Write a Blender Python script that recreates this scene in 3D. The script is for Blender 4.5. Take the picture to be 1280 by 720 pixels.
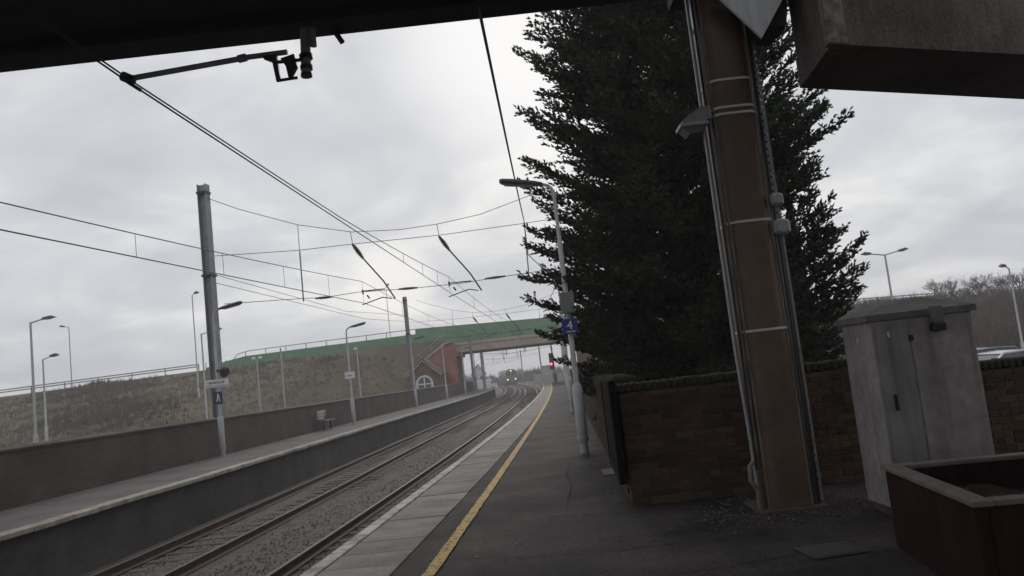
import bpy, bmesh, math, random
import numpy as np
from mathutils import Vector, Matrix
random.seed(7); rng = np.random.default_rng(7)
R = math.radians
S = bpy.context.scene
for o in list(bpy.data.objects): bpy.data.objects.remove(o)
COL = S.collection

# ------------------------------------------------------------------ camera, sky, sun, exposure
PITCH, ROLL, EYE, FPX = R(6.08), R(6.4), 1.6, 1000.0
fwd = np.array([0, math.cos(PITCH), math.sin(PITCH)])
_r0 = np.array([1., 0, 0]); _u0 = np.cross(_r0, fwd)
rgt = math.cos(ROLL)*_r0 - math.sin(ROLL)*_u0
upv = math.cos(ROLL)*_u0 + math.sin(ROLL)*_r0
CAM = np.array([0, 0, EYE])
cd = bpy.data.cameras.new('camera'); cam = bpy.data.objects.new('camera', cd); COL.objects.link(cam)
cd.sensor_width = 36; cd.lens = 36*FPX/1280; cd.clip_start = 0.05; cd.clip_end = 6000
cam.matrix_world = Matrix(((rgt[0], upv[0], -fwd[0], 0), (rgt[1], upv[1], -fwd[1], 0), (rgt[2], upv[2], -fwd[2], EYE), (0, 0, 0, 1)))
S.camera = cam
def ray(x, y): return fwd + rgt*(x-640)/FPX - upv*(y-360)/FPX
def gz(x, y, z=0.):            # pixel direction met with a level plane
    d = ray(x, y); return CAM + d*((z-EYE)/d[2])
def gy(x, y, Y):               # pixel direction met with a plane across the line
    d = ray(x, y); return CAM + d*(Y/d[1])

SUN_EL, SUN_AZ = R(24), R(3)       # winter sun behind the cloud, straight ahead
sun_dir = Vector((math.sin(SUN_AZ)*math.cos(SUN_EL), math.cos(SUN_AZ)*math.cos(SUN_EL), math.sin(SUN_EL)))
W = bpy.data.worlds.new('World'); S.world = W; W.use_nodes = True
nt = W.node_tree; nt.nodes.clear()
def wn(t, **k):
    n = nt.nodes.new(t)
    for a, b in k.items(): setattr(n, a, b)
    return n
wl = nt.links.new
wo = wn('ShaderNodeOutputWorld'); mixs = wn('ShaderNodeMixShader'); b1 = wn('ShaderNodeBackground'); b2 = wn('ShaderNodeBackground')
sky = wn('ShaderNodeTexSky', sky_type='NISHITA', sun_disc=False, sun_elevation=SUN_EL, sun_rotation=SUN_AZ, dust_density=3.0)
wl(sky.outputs[0], b1.inputs[0]); b1.inputs[1].default_value = 0.10
tc = wn('ShaderNodeTexCoord'); sep = wn('ShaderNodeSeparateXYZ'); wl(tc.outputs['Generated'], sep.inputs[0])
zz = wn('ShaderNodeMath', operation='MAXIMUM'); wl(sep.outputs[2], zz.inputs[0]); zz.inputs[1].default_value = 0.0
za = wn('ShaderNodeMath', operation='ADD'); wl(zz.outputs[0], za.inputs[0]); za.inputs[1].default_value = 0.22
comb = wn('ShaderNodeCombineXYZ'); comb.inputs[2].default_value = 21.92
for i in range(2):
    dv = wn('ShaderNodeMath', operation='DIVIDE'); wl(sep.outputs[i], dv.inputs[0]); wl(za.outputs[0], dv.inputs[1]); wl(dv.outputs[0], comb.inputs[i])
nz = wn('ShaderNodeTexNoise'); nz.inputs['Scale'].default_value = 1.5; nz.inputs['Detail'].default_value = 5; nz.inputs['Roughness'].default_value = .58; nz.inputs['Distortion'].default_value = .35
wl(comb.outputs[0], nz.inputs['Vector'])
rp = wn('ShaderNodeValToRGB'); wl(nz.outputs[0], rp.inputs[0])
e = rp.color_ramp.elements; e[0].position = .36; e[0].color = (.43, .446, .485, 1); e[1].position = .66; e[1].color = (.66, .662, .66, 1)
m_ = rp.color_ramp.elements.new(.5); m_.color = (.505, .518, .548, 1)
# brighter cloud round the hidden sun
dot = wn('ShaderNodeVectorMath', operation='DOT_PRODUCT'); nrm = wn('ShaderNodeVectorMath', operation='NORMALIZE')
wl(tc.outputs['Generated'], nrm.inputs[0]); wl(nrm.outputs[0], dot.inputs[0])
dot.inputs[1].default_value = Vector(ray(690, 10)).normalized()
mr = wn('ShaderNodeMapRange', interpolation_type='SMOOTHERSTEP'); wl(dot.outputs['Value'], mr.inputs[0])
mr.inputs[1].default_value = math.cos(R(15)); mr.inputs[2].default_value = 1.0; mr.inputs[3].default_value = 0; mr.inputs[4].default_value = .9
g0 = wn('ShaderNodeMix', data_type='RGBA', blend_type='MIX'); wl(mr.outputs[0], g0.inputs[0]); wl(rp.outputs[0], g0.inputs[6]); g0.inputs[7].default_value = (.74, .74, .745, 1)
dot2 = wn('ShaderNodeVectorMath', operation='DOT_PRODUCT'); wl(nrm.outputs[0], dot2.inputs[0]); dot2.inputs[1].default_value = Vector(ray(490, 356)).normalized()   # thin gap low in the cloud
mr2 = wn('ShaderNodeMapRange', interpolation_type='SMOOTHERSTEP'); wl(dot2.outputs['Value'], mr2.inputs[0])
mr2.inputs[1].default_value = math.cos(R(4)); mr2.inputs[2].default_value = 1.0; mr2.inputs[3].default_value = 0; mr2.inputs[4].default_value = .6
gm = wn('ShaderNodeMix', data_type='RGBA', blend_type='MIX'); wl(mr2.outputs[0], gm.inputs[0]); wl(g0.outputs[2], gm.inputs[6]); gm.inputs[7].default_value = (.82, .80, .76, 1)
wl(gm.outputs[2], b2.inputs[0]); b2.inputs[1].default_value = 0.98
wl(b1.outputs[0], mixs.inputs[1]); wl(b2.outputs[0], mixs.inputs[2]); mixs.inputs[0].default_value = .99
wl(mixs.outputs[0], wo.inputs[0])
sl = bpy.data.lights.new('sun', 'SUN'); sl.energy = .5; sl.angle = R(18); sl.color = (1, .95, .88)
so = bpy.data.objects.new('sun', sl); COL.objects.link(so); so.rotation_euler = (-sun_dir).to_track_quat('-Z', 'Y').to_euler(); so.location = (0, 0, 60)
V = S.view_settings; V.view_transform = 'Standard'; V.look = 'None'; V.gamma = 1; V.exposure = 0.42; V.use_curve_mapping = False
S.cycles.max_bounces = 8; S.cycles.diffuse_bounces = 4; S.cycles.use_denoising = True

# ------------------------------------------------------------------ materials
MATS = {}
def mat(name, c1, c2=None, scale=6., rough=.8, bump=0., bscale=None, metal=0., rnd=0., detail=5., streak=None, streak_amt=0., spec=.35, coords='Object', thresh=(.35, .65), grain=None):
    """two-tone noise, optional vertical streaks, per-object brightness variation, fine relief"""
    if name in MATS: return MATS[name]
    m = bpy.data.materials.new(name); m.use_nodes = True; t = m.node_tree; B = t.nodes['Principled BSDF']; L = t.links.new
    B.inputs['Roughness'].default_value = rough; B.inputs['Metallic'].default_value = metal
    B.inputs['Specular IOR Level'].default_value = spec
    tcn = t.nodes.new('ShaderNodeTexCoord'); oi = t.nodes.new('ShaderNodeObjectInfo')
    ad = t.nodes.new('ShaderNodeVectorMath'); ad.operation = 'ADD'; L(tcn.outputs[coords], ad.inputs[0])
    sc_ = t.nodes.new('ShaderNodeMath'); sc_.operation = 'MULTIPLY'; L(oi.outputs['Random'], sc_.inputs[0]); sc_.inputs[1].default_value = 37.0 if rnd else 0.0
    L(sc_.outputs[0], ad.inputs[1])
    n = t.nodes.new('ShaderNodeTexNoise'); n.inputs['Scale'].default_value = scale; n.inputs['Detail'].default_value = detail; n.inputs['Roughness'].default_value = .6
    L(ad.outputs[0], n.inputs['Vector'])
    r = t.nodes.new('ShaderNodeValToRGB'); L(n.outputs[0], r.inputs[0])
    c2 = c2 or tuple(v*.7 for v in c1)
    r.color_ramp.elements[0].position = thresh[0]; r.color_ramp.elements[0].color = (*c2, 1)
    r.color_ramp.elements[1].position = thresh[1]; r.color_ramp.elements[1].color = (*c1, 1)
    out = r.outputs[0]
    if streak:
        mp = t.nodes.new('ShaderNodeMapping'); mp.inputs['Scale'].default_value = (7, 7, .45); L(ad.outputs[0], mp.inputs[0])
        n2 = t.nodes.new('ShaderNodeTexNoise'); n2.inputs['Scale'].default_value = 1.6; n2.inputs['Detail'].default_value = 4; L(mp.outputs[0], n2.inputs['Vector'])
        r2 = t.nodes.new('ShaderNodeMapRange'); L(n2.outputs[0], r2.inputs[0]); r2.inputs[1].default_value = .48; r2.inputs[2].default_value = .72; r2.inputs[4].default_value = streak_amt
        mx = t.nodes.new('ShaderNodeMix'); mx.data_type = 'RGBA'; L(r2.outputs[0], mx.inputs[0]); L(out, mx.inputs[6]); mx.inputs[7].default_value = (*streak, 1); out = mx.outputs[2]
    if grain:
        ng = t.nodes.new('ShaderNodeTexNoise'); ng.inputs['Scale'].default_value = grain[0]; ng.inputs['Detail'].default_value = 3; L(ad.outputs[0], ng.inputs['Vector'])
        rg_ = t.nodes.new('ShaderNodeMapRange'); L(ng.outputs[0], rg_.inputs[0]); rg_.inputs[1].default_value = .3; rg_.inputs[2].default_value = .7; rg_.inputs[3].default_value = 1-grain[1]; rg_.inputs[4].default_value = 1+grain[1]
        hg = t.nodes.new('ShaderNodeHueSaturation'); L(out, hg.inputs['Color']); L(rg_.outputs[0], hg.inputs['Value']); out = hg.outputs[0]
    if rnd:
        hv = t.nodes.new('ShaderNodeHueSaturation'); L(out, hv.inputs['Color'])
        mv = t.nodes.new('ShaderNodeMapRange'); L(oi.outputs['Random'], mv.inputs[0]); mv.inputs[3].default_value = 1-rnd; mv.inputs[4].default_value = 1+rnd
        L(mv.outputs[0], hv.inputs['Value'])
        wnz = t.nodes.new('ShaderNodeTexWhiteNoise'); wnz.noise_dimensions = '1D'; L(oi.outputs['Random'], wnz.inputs['W'])
        mh = t.nodes.new('ShaderNodeMapRange'); L(wnz.outputs[0], mh.inputs[0]); mh.inputs[3].default_value = .5-rnd*.05; mh.inputs[4].default_value = .5+rnd*.05
        L(mh.outputs[0], hv.inputs['Hue']); out = hv.outputs[0]
    L(out, B.inputs['Base Color'])
    if bump:
        nb = t.nodes.new('ShaderNodeTexNoise'); nb.inputs['Scale'].default_value = bscale or scale*4; nb.inputs['Detail'].default_value = 6; nb.inputs['Roughness'].default_value = .65
        L(ad.outputs[0], nb.inputs['Vector'])
        bp = t.nodes.new('ShaderNodeBump'); bp.inputs['Strength'].default_value = bump; bp.inputs['Distance'].default_value = .02
        L(nb.outputs[0], bp.inputs['Height']); L(bp.outputs[0], B.inputs['Normal'])
    MATS[name] = m; return m
def glow(name, col, strength):
    m = bpy.data.materials.new(name); m.use_nodes = True; B = m.node_tree.nodes['Principled BSDF']
    B.inputs['Base Color'].default_value = (*col, 1); B.inputs['Emission Color'].default_value = (*col, 1); B.inputs['Emission Strength'].default_value = strength
    return m
def brick_mat(name, c1, c2, mortar, sx=1.0):
    """far brickwork whose bricks are too small to tell apart"""
    m = bpy.data.materials.new(name); m.use_nodes = True; t = m.node_tree; B = t.nodes['Principled BSDF']; L = t.links.new
    B.inputs['Roughness'].default_value = .9
    g = t.nodes.new('ShaderNodeNewGeometry'); sp = t.nodes.new('ShaderNodeSeparateXYZ'); L(g.outputs['Position'], sp.inputs[0])
    ad = t.nodes.new('ShaderNodeMath'); L(sp.outputs[0], ad.inputs[0]); L(sp.outputs[1], ad.inputs[1])
    cb = t.nodes.new('ShaderNodeCombineXYZ'); L(ad.outputs[0], cb.inputs[0]); L(sp.outputs[2], cb.inputs[1])
    br = t.nodes.new('ShaderNodeTexBrick'); L(cb.outputs[0], br.inputs['Vector'])
    br.inputs['Color1'].default_value = (*c1, 1); br.inputs['Color2'].default_value = (*c2, 1); br.inputs['Mortar'].default_value = (*mortar, 1)
    br.inputs['Scale'].default_value = 1; br.inputs['Brick Width'].default_value = .225; br.inputs['Row Height'].default_value = .075; br.inputs['Mortar Size'].default_value = .006
    n = t.nodes.new('ShaderNodeTexNoise'); n.inputs['Scale'].default_value = .9; n.inputs['Detail'].default_value = 6; L(g.outputs['Position'], n.inputs['Vector'])
    mr_ = t.nodes.new('ShaderNodeMapRange'); L(n.outputs[0], mr_.inputs[0]); mr_.inputs[1].default_value = .3; mr_.inputs[2].default_value = .7; mr_.inputs[3].default_value = .6; mr_.inputs[4].default_value = 1.2
    hs = t.nodes.new('ShaderNodeHueSaturation'); L(br.outputs[0], hs.inputs['Color']); L(mr_.outputs[0], hs.inputs['Value'])
    L(hs.outputs[0], B.inputs['Base Color'])
    bp = t.nodes.new('ShaderNodeBump'); bp.inputs['Strength'].default_value = .5; bp.inputs['Distance'].default_value = .01; bp.invert = True
    L(br.outputs['Fac'], bp.inputs['Height']); L(bp.outputs[0], B.inputs['Normal'])
    return m
def paint_worn(name, paint, under, amount, scale=9.):
    m = mat(name, paint, under, scale=scale, rough=.75, bump=.3, bscale=90, thresh=(amount-.06, amount+.06), detail=8, coords='Object'); return m

M_tarmac = mat('tarmac', (.076, .065, .062), (.025, .022, .0215), scale=.85, grain=(46, .45), spec=.12, rough=.8, bump=.5, bscale=75, detail=9)
M_patch = mat('tarmac_patch', (.05, .049, .05), (.036, .035, .036), scale=2.5, rough=.75, bump=.5, bscale=75)
M_slab = mat('paving', (.27, .24, .212), (.16, .143, .128), scale=2.2, grain=(50, .2), rough=.85, bump=.3, bscale=60, rnd=.13)
M_cope = mat('white_edge', (.50, .48, .44), (.22, .205, .185), scale=4.5, rough=.8, bump=.4, bscale=50, rnd=.12, thresh=(.36, .55))
M_copefar = mat('far_edge', (.42, .385, .325), (.22, .195, .165), scale=3.5, rough=.85, bump=.4, bscale=50, rnd=.15)
M_yellow = paint_worn('yellow_paint', (.52, .34, .07), (.13, .105, .07), .45, 16.)
M_ballast = mat('ballast', (.135, .114, .102), (.082, .070, .064), scale=6, grain=(22, .3), rough=.95, bump=.8, bscale=26, detail=9)
M_sleeper = mat('sleeper', (.115, .10, .088), (.075, .065, .057), scale=5, rough=.9, bump=.4, rnd=.2)
M_rust = mat('rail_rust', (.10, .062, .042), (.06, .04, .03), scale=8, rough=.7, metal=.2)
M_railtop = mat('rail_top', (.17, .155, .142), (.10, .09, .082), scale=14, rough=.6, metal=.3)
M_face = brick_mat('platform_brick', (.085, .075, .076), (.06, .053, .054), (.075, .067, .067))
M_brickfar = brick_mat('far_wall_brick', (.098, .068, .060), (.072, .052, .047), (.09, .075, .067))
M_redbrick = brick_mat('red_brick', (.42, .135, .095), (.34, .11, .08), (.27, .19, .15))
M_housebrick = brick_mat('house_brick', (.19, .088, .066), (.15, .072, .056), (.16, .125, .105))
M_brick = mat('brick', (.098, .056, .036), (.055, .036, .024), scale=9, rough=.92, bump=.8, bscale=60, rnd=.42)
M_mortar = mat('mortar', (.13, .115, .095), (.045, .042, .033), scale=3, rough=.95, bump=.7, bscale=60)
M_moss = mat('mossy_coping', (.036, .038, .020), (.050, .036, .027), scale=4, rough=.95, bump=.9, bscale=40)
M_concrete = mat('stained_concrete', (.16, .128, .11), (.06, .047, .042), scale=.8, rough=.88, bump=.6, bscale=30, streak=(.04, .032, .028), streak_amt=.5, grain=(30, .3))
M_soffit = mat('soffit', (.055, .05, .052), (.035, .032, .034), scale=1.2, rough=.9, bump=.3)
M_brown = mat('brown_column', (.158, .094, .060), (.085, .058, .040), grain=(9, .12), scale=1.6, spec=.5, rough=.45, bump=.25, bscale=40, streak=(.15, .12, .085), streak_amt=.35)
M_edge = mat('column_edge', (.33, .295, .255), (.16, .135, .11), scale=3, rough=.7, bump=.3, streak=(.1, .085, .06), streak_amt=.6)
M_galv = mat('galvanised', (.42, .43, .44), (.33, .335, .34), scale=5, rough=.5, metal=.35)
M_mast = mat('mast_steel', (.31, .312, .32), (.21, .212, .218), scale=3, rough=.6, metal=.25)
M_greypost = mat('grey_post', (.46, .46, .46), (.36, .36, .36), scale=4, rough=.55)
M_darkmetal = mat('dark_metal', (.045, .045, .047), (.03, .03, .031), scale=5, rough=.5)
M_wire = mat('wire', (.05, .05, .052), (.035, .035, .036), scale=5, rough=.6)
M_insul = mat('insulator', (.085, .07, .065), (.05, .043, .04), scale=20, rough=.3)
M_lumin = mat('luminaire', (.075, .075, .08), (.05, .05, .053), scale=6, rough=.5)
M_lens = mat('lens', (.17, .17, .17), (.13, .13, .13), scale=6, rough=.3)
M_white = mat('white_paint', (.72, .71, .68), (.58, .57, .54), scale=5, rough=.6)
M_whitegrey = mat('pale_plate', (.80, .81, .81), (.66, .67, .68), scale=3, rough=.55, streak=(.3, .3, .3), streak_amt=.4)
M_blue = mat('blue_sign', (.022, .032, .17), (.018, .026, .14), scale=4, rough=.4)
M_ink = mat('sign_ink', (.20, .21, .25), (.14, .15, .18), scale=9, rough=.6)
M_black = mat('black_paint', (.018, .018, .019), (.012, .012, .012), scale=4, rough=.4)
M_cab = mat('cabinet_grey', (.38, .348, .336), (.28, .257, .249), scale=2.4, rough=.65, bump=.15, grain=(14, .15), streak=(.16, .12, .095), streak_amt=.5)
M_cabroof = mat('cabinet_roof', (.21, .20, .185), (.13, .122, .11), scale=4, rough=.8, bump=.4)
M_plant = mat('planter_timber', (.036, .0145, .0155), (.023, .0095, .0105), spec=.08, scale=3, rough=.8, bump=.35, streak=(.055, .03, .026), streak_amt=.4)
M_rim = mat('planter_rim', (.20, .165, .15), (.13, .105, .095), scale=5, rough=.7, bump=.3)
M_soil = mat('soil', (.045, .022, .018), (.022, .012, .010), scale=9, rough=1., bump=1., bscale=30)
M_leaf = mat('cypress', (.062, .078, .040), (.017, .024, .015), scale=1.7, grain=(6, .4), rough=.75, coords='Object', spec=.2)
M_leafold = mat('cypress_brown', (.07, .05, .025), (.04, .03, .018), scale=1.5, rough=.85, spec=.2)
M_bark = mat('bark', (.07, .052, .04), (.04, .03, .024), scale=6, rough=.95, bump=.6)
M_twig = mat('bare_twig', (.055, .042, .036), (.036, .028, .025), scale=4, rough=.95)
M_grass = mat('rough_grass', (.165, .13, .082), (.088, .077, .055), scale=.09, rough=1., bump=.5, bscale=2.2, detail=9)
M_scrub = mat('scrub', (.098, .066, .046), (.058, .040, .029), scale=.5, rough=1.)
M_grassblade = mat('grass_blade', (.16, .128, .08), (.09, .078, .055), scale=.09, rough=1.)
M_green = mat('green_panel', (.135, .275, .155), (.11, .225, .13), scale=.8, rough=.7, streak=(.06, .12, .075), streak_amt=.5)
M_beam = mat('bridge_concrete', (.47, .375, .32), (.36, .28, .235), scale=.7, rough=.85, streak=(.2, .165, .14), streak_amt=.6)
M_copestone = mat('coping_stone', (.40, .33, .28), (.28, .23, .19), scale=1.5, rough=.9)
M_asphalt = mat('asphalt', (.06, .058, .057), (.045, .043, .043), scale=.5, rough=.9, bump=.3, bscale=40)
M_ground = mat('ground', (.075, .062, .042), (.05, .042, .032), scale=.05, rough=1., detail=9)
M_glass = mat('dark_glass', (.03, .034, .038), (.02, .022, .025), scale=3, rough=.08, spec=.8)
M_tile = mat('roof_tile', (.12, .07, .055), (.08, .05, .042), scale=2, rough=.9)
M_render = mat('white_render', (.55, .54, .51), (.45, .44, .42), scale=1, rough=.9)
M_pebble = mat('pebble', (.12, .10, .088), (.04, .033, .029), scale=12, rough=.9, thresh=(.45, .55))
M_rubber = mat('rubber', (.02, .02, .02), (.014, .014, .014), rough=.8)
M_red = glow('red_aspect', (1., .03, .09), 9.)
M_head = glow('train_lamp', (1., .93, .82), 3.5)

# ------------------------------------------------------------------ mesh helpers
class MB:
    def __init__(s): s.v = []; s.f = []; s.mi = []; s.cur = 0
    def add(s, vs, fs):
        o = len(s.v); s.v += [tuple(p) for p in vs]; s.f += [tuple(i+o for i in f) for f in fs]; s.mi += [s.cur]*len(fs); return s
    def box(s, c, d, rot=None):
        x, y, z = (k/2 for k in d)
        vs = [Vector(p) for p in ((-x,-y,-z),(x,-y,-z),(x,y,-z),(-x,y,-z),(-x,-y,z),(x,-y,z),(x,y,z),(-x,y,z))]
        if rot is not None: vs = [rot @ v for v in vs]
        return s.add([v+Vector(c) for v in vs], [(3,2,1,0),(4,5,6,7),(0,1,5,4),(1,2,6,5),(2,3,7,6),(3,0,4,7)])
    def bbox(s, x0, x1, y0, y1, z0, z1, b=0.0):
        if not b: return s.box(((x0+x1)/2,(y0+y1)/2,(z0+z1)/2), (x1-x0,y1-y0,z1-z0))
        bm = bmesh.new(); bmesh.ops.create_cube(bm, size=1)
        for v in bm.verts: v.co = Vector((v.co.x*(x1-x0)+(x0+x1)/2, v.co.y*(y1-y0)+(y0+y1)/2, v.co.z*(z1-z0)+(z0+z1)/2))
        bmesh.ops.bevel(bm, geom=bm.edges[:], offset=b, segments=1, affect='EDGES'); bm.verts.index_update()
        s.add([v.co.copy() for v in bm.verts], [[v.index for v in f.verts] for f in bm.faces]); bm.free(); return s
    def tube(s, pts, r, n=8, caps=True):
        pts = [Vector(p) for p in pts]; rs = r if isinstance(r, (list, tuple)) else [r]*len(pts)
        o = len(s.v); prev = None
        for i, p in enumerate(pts):
            d = (pts[min(i+1, len(pts)-1)]-pts[max(i-1, 0)]).normalized()
            a = prev if prev is not None else (Vector((0,0,1)) if abs(d.z) < .9 else Vector((1,0,0)))
            u = d.cross(a); u = u.normalized() if u.length > 1e-6 else d.orthogonal().normalized()
            w = u.cross(d).normalized(); prev = w
            for k in range(n):
                t = 2*math.pi*k/n; s.v.append(tuple(p+(u*math.cos(t)+w*math.sin(t))*rs[i]))
        for i in range(len(pts)-1):
            for k in range(n):
                k2 = (k+1) % n; s.f.append((o+i*n+k, o+i*n+k2, o+(i+1)*n+k2, o+(i+1)*n+k)); s.mi.append(s.cur)
        if caps:
            s.f.append(tuple(o+k for k in range(n))[::-1]); s.f.append(tuple(o+(len(pts)-1)*n+k for k in range(n))); s.mi += [s.cur]*2
        return s
    def prism(s, poly, axis, a0, a1):          # polygon in the two other axes, extruded along axis
        def P(q, a): return {'x': (a, q[0], q[1]), 'y': (q[0], a, q[1]), 'z': (q[0], q[1], a)}[axis]
        n = len(poly); vs = [P(q, a0) for q in poly]+[P(q, a1) for q in poly]
        return s.add(vs, [tuple(range(n))[::-1], tuple(range(n, 2*n))]+[(i, (i+1) % n, n+(i+1) % n, n+i) for i in range(n)])
    def sweep(s, prof, cx, ys, closed=True):   # section (offset from the curve, z) swept along the line
        n = len(prof); o = len(s.v)
        for y in ys:
            for (dx, z) in prof: s.v.append((cx(y)+dx, y, z))
        m = n if closed else n-1
        for i in range(len(ys)-1):
            for k in range(m):
                k2 = (k+1) % n; s.f.append((o+i*n+k, o+i*n+k2, o+(i+1)*n+k2, o+(i+1)*n+k)); s.mi.append(s.cur)
        if closed: s.f.append(tuple(o+k for k in range(n))[::-1]); s.f.append(tuple(o+(len(ys)-1)*n+k for k in range(n))); s.mi += [s.cur]*2
        return s
    def mesh(s, name, mats, smooth=False):
        me = bpy.data.meshes.new(name); me.from_pydata(s.v, [], s.f)
        for m in (mats if isinstance(mats, (list, tuple)) else [mats]): me.materials.append(m)
        if max(s.mi, default=0): me.polygons.foreach_set('material_index', s.mi)
        bm = bmesh.new(); bm.from_mesh(me); bmesh.ops.recalc_face_normals(bm, faces=bm.faces[:]); bm.to_mesh(me); bm.free()
        if smooth:
            me.shade_smooth(); me.set_sharp_from_angle(angle=R(40))
        return me
    def build(s, name, mats, parent=None, world=False, smooth=False):
        if world and parent is not None:
            t = parent
            while t.parent: t = t.parent
            L = t.location; s.v = [(v[0]-L[0], v[1]-L[1], v[2]-L[2]) for v in s.v]
        o = bpy.data.objects.new(name, s.mesh(name, mats, smooth)); COL.objects.link(o); o.parent = parent
        return o
def thing(name, label, cat, loc=(0,0,0), rz=0., group=None):
    o = bpy.data.objects.new(name, None); COL.objects.link(o); o.location = loc; o.rotation_euler = (0,0,rz); o.empty_display_size = .2
    return tag(o, label, cat, group)
def tag(o, label, cat, group=None):
    o['label'] = label; o['category'] = cat
    if group: o['group'] = group
    return o
def kind(o, k): o['kind'] = k; return o
def inst(name, me, parent, loc, rot=None, scale=None):
    o = bpy.data.objects.new(name, me); COL.objects.link(o); o.parent = parent; o.location = loc
    if rot: o.rotation_euler = rot
    if scale: o.scale = scale
    return o
def clone(src, label, loc, rz=0., group=None, scale=None):
    def cp(o, par):
        c = o.copy(); COL.objects.link(c); c.parent = par
        for ch in list(o.children): cp(ch, c)
        return c
    c = cp(src, None); c['label'] = label; c.location = loc; c.rotation_euler = (0,0,rz)
    if group: c['group'] = group
    if scale: c.scale = scale
    return c
def frange(a, b, st):
    n = max(1, int(round((b-a)/st))); return [a+(b-a)*i/n for i in range(n+1)]

# ------------------------------------------------------------------ line of the railway
def N(y):          # near platform edge
    if y <= 100: return -2.844+.09136*y-.00039*y*y
    t = y-100; return 2.392+.0134*t-.0005*t*t
GP = [(-60, 6.35), (14, 6.4), (40, 6.85), (70, 6.25), (100, 5.9), (900, 5.9)]
def gap(y): return float(np.interp(y, [g[0] for g in GP], [g[1] for g in GP]))
GS = {y: np.mean([gap(y+d) for d in range(-12, 13, 4)]) for y in range(-60, 500)}
def gaps(y): y = max(-60, min(498, y)); a = int(math.floor(y)); t = y-a; return GS[a]*(1-t)+GS[a+1]*t
def Fe(y): return N(y)-gaps(y)     # far platform edge
def T1(y): return N(y)-1.47
def T2(y): return Fe(y)+1.47
def WL(y): return 1.12+.05*(y-9.2)  # wall along the near platform
ZB = -1.10
YN0, YP = -14., 103.

# ground sheet (car parks, fields), reaching the horizon
g = MB(); xs = [-450, -300, -150, -60, -20, 0, 20, 60, 150, 300, 450]; ys = [-100, -50, 0, 30, 60, 120, 200, 300, 400, 520]
for y in ys:
    for x in xs: g.v.append((x, y, ZB-.35))
for j in range(len(ys)-1):
    for i in range(len(xs)-1): a = j*len(xs)+i; g.f.append((a, a+1, a+1+len(xs), a+len(xs))); g.mi.append(0)
kind(g.build('ground', M_ground), 'structure')
# car parks either side of the line
o = MB().bbox(1.0, 140, 9.5, 60, ZB-.2, -.95).build('car_park_asphalt', M_asphalt); kind(o, 'structure')
o = MB(); o.sweep([(-90, ZB-.2), (-3.2, ZB-.2), (-3.2, -.945), (-90, -.945)], Fe, frange(-14, 88, 4)); kind(o.build('car_park_ground', M_asphalt), 'structure')
# track bed
o = MB(); ysb = frange(YN0, 420, 3); n_ = 24
for y in ysb:
    a, b = Fe(y)-.3, N(y)+.3
    if y > YP+4: a -= 4; b += 4
    for k in range(n_+1):
        x = a+(b-a)*k/n_; o.v.append((x, y, ZB+random.uniform(-.018, .018)+.03*math.sin(k*1.7+y*.3)*.5))
for j in range(len(ysb)-1):
    for k in range(n_): a = j*(n_+1)+k; o.f.append((a, a+1, a+n_+2, a+n_+1)); o.mi.append(0)
kind(o.build('track_bed', M_ballast), 'structure')
# loose ballast stones in the near stretch
stone = []
o = MB()
for i in range(9000):
    y = 9+ (random.random()**1.6)*38; x = random.uniform(Fe(y)+.1, N(y)-.9); r = random.uniform(.018, .036); a = random.random()*6.28
    z = ZB+.022; p = [(x+r*math.cos(a+k*2.1)*random.uniform(.8, 1.2), y+r*math.sin(a+k*2.1)*random.uniform(.8, 1.2), z-.02) for k in range(3)]+[(x+random.uniform(-.01, .01), y+random.uniform(-.01, .01), z+r*.22)]
    o.add(p, [(0,1,3),(1,2,3),(2,0,3)])
st = o.build('ballast_stones', mat('ballast_stone', (.145, .124, .112), (.09, .078, .07), scale=30, rough=.95)); kind(st, 'stuff')

# tracks: rails, then every sleeper
slp = MB().bbox(-1.25, 1.25, -.125, .125, -.12, 0, .012).mesh('sleeper', M_sleeper)
def make_track(cx, label):
    t = thing('railway_track', label, 'track', (cx(8), 8, ZB), group='running lines between the platforms')
    for sgn in (-1, 1):
        c = sgn*.7525
        r_ = MB(); yr = frange(YN0+2, 410, 3)
        r_.sweep([(c-.07, ZB+.03), (c+.07, ZB+.03), (c+.012, ZB+.06), (c+.012, ZB+.14), (c+.036, ZB+.15), (c+.036, ZB+.176), (c-.036, ZB+.176), (c-.036, ZB+.15), (c-.012, ZB+.14), (c-.012, ZB+.06)], cx, yr)
        ro = r_.build('rail', M_rust, t, world=True)
        h_ = MB().sweep([(c-.031, ZB+.1775), (c+.031, ZB+.1775)], cx, yr, closed=False); h_.build('running_surface', M_railtop, ro, world=True)
    y = 6.0; k = 0
    while y < 92:
        inst('sleeper', slp, t, (cx(y)-cx(8), y-8, .010+random.uniform(-.004, .004)), (0, 0, -math.atan((cx(y+1)-cx(y-1))/2)+random.uniform(-.01, .01)))
        y += .65; k += 1
    m = MB()
    while y < 240: m.box((cx(y), y, ZB-.03), (2.5, .25, .13)); y += .65
    kind(m.build('sleeper_run', M_sleeper, t, world=True), 'stuff')
    return t
make_track(T1, 'near railway track with a bright rail beside the yellow-lined platform')
make_track(T2, 'far railway track with brown rails below the opposite platform')

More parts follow.
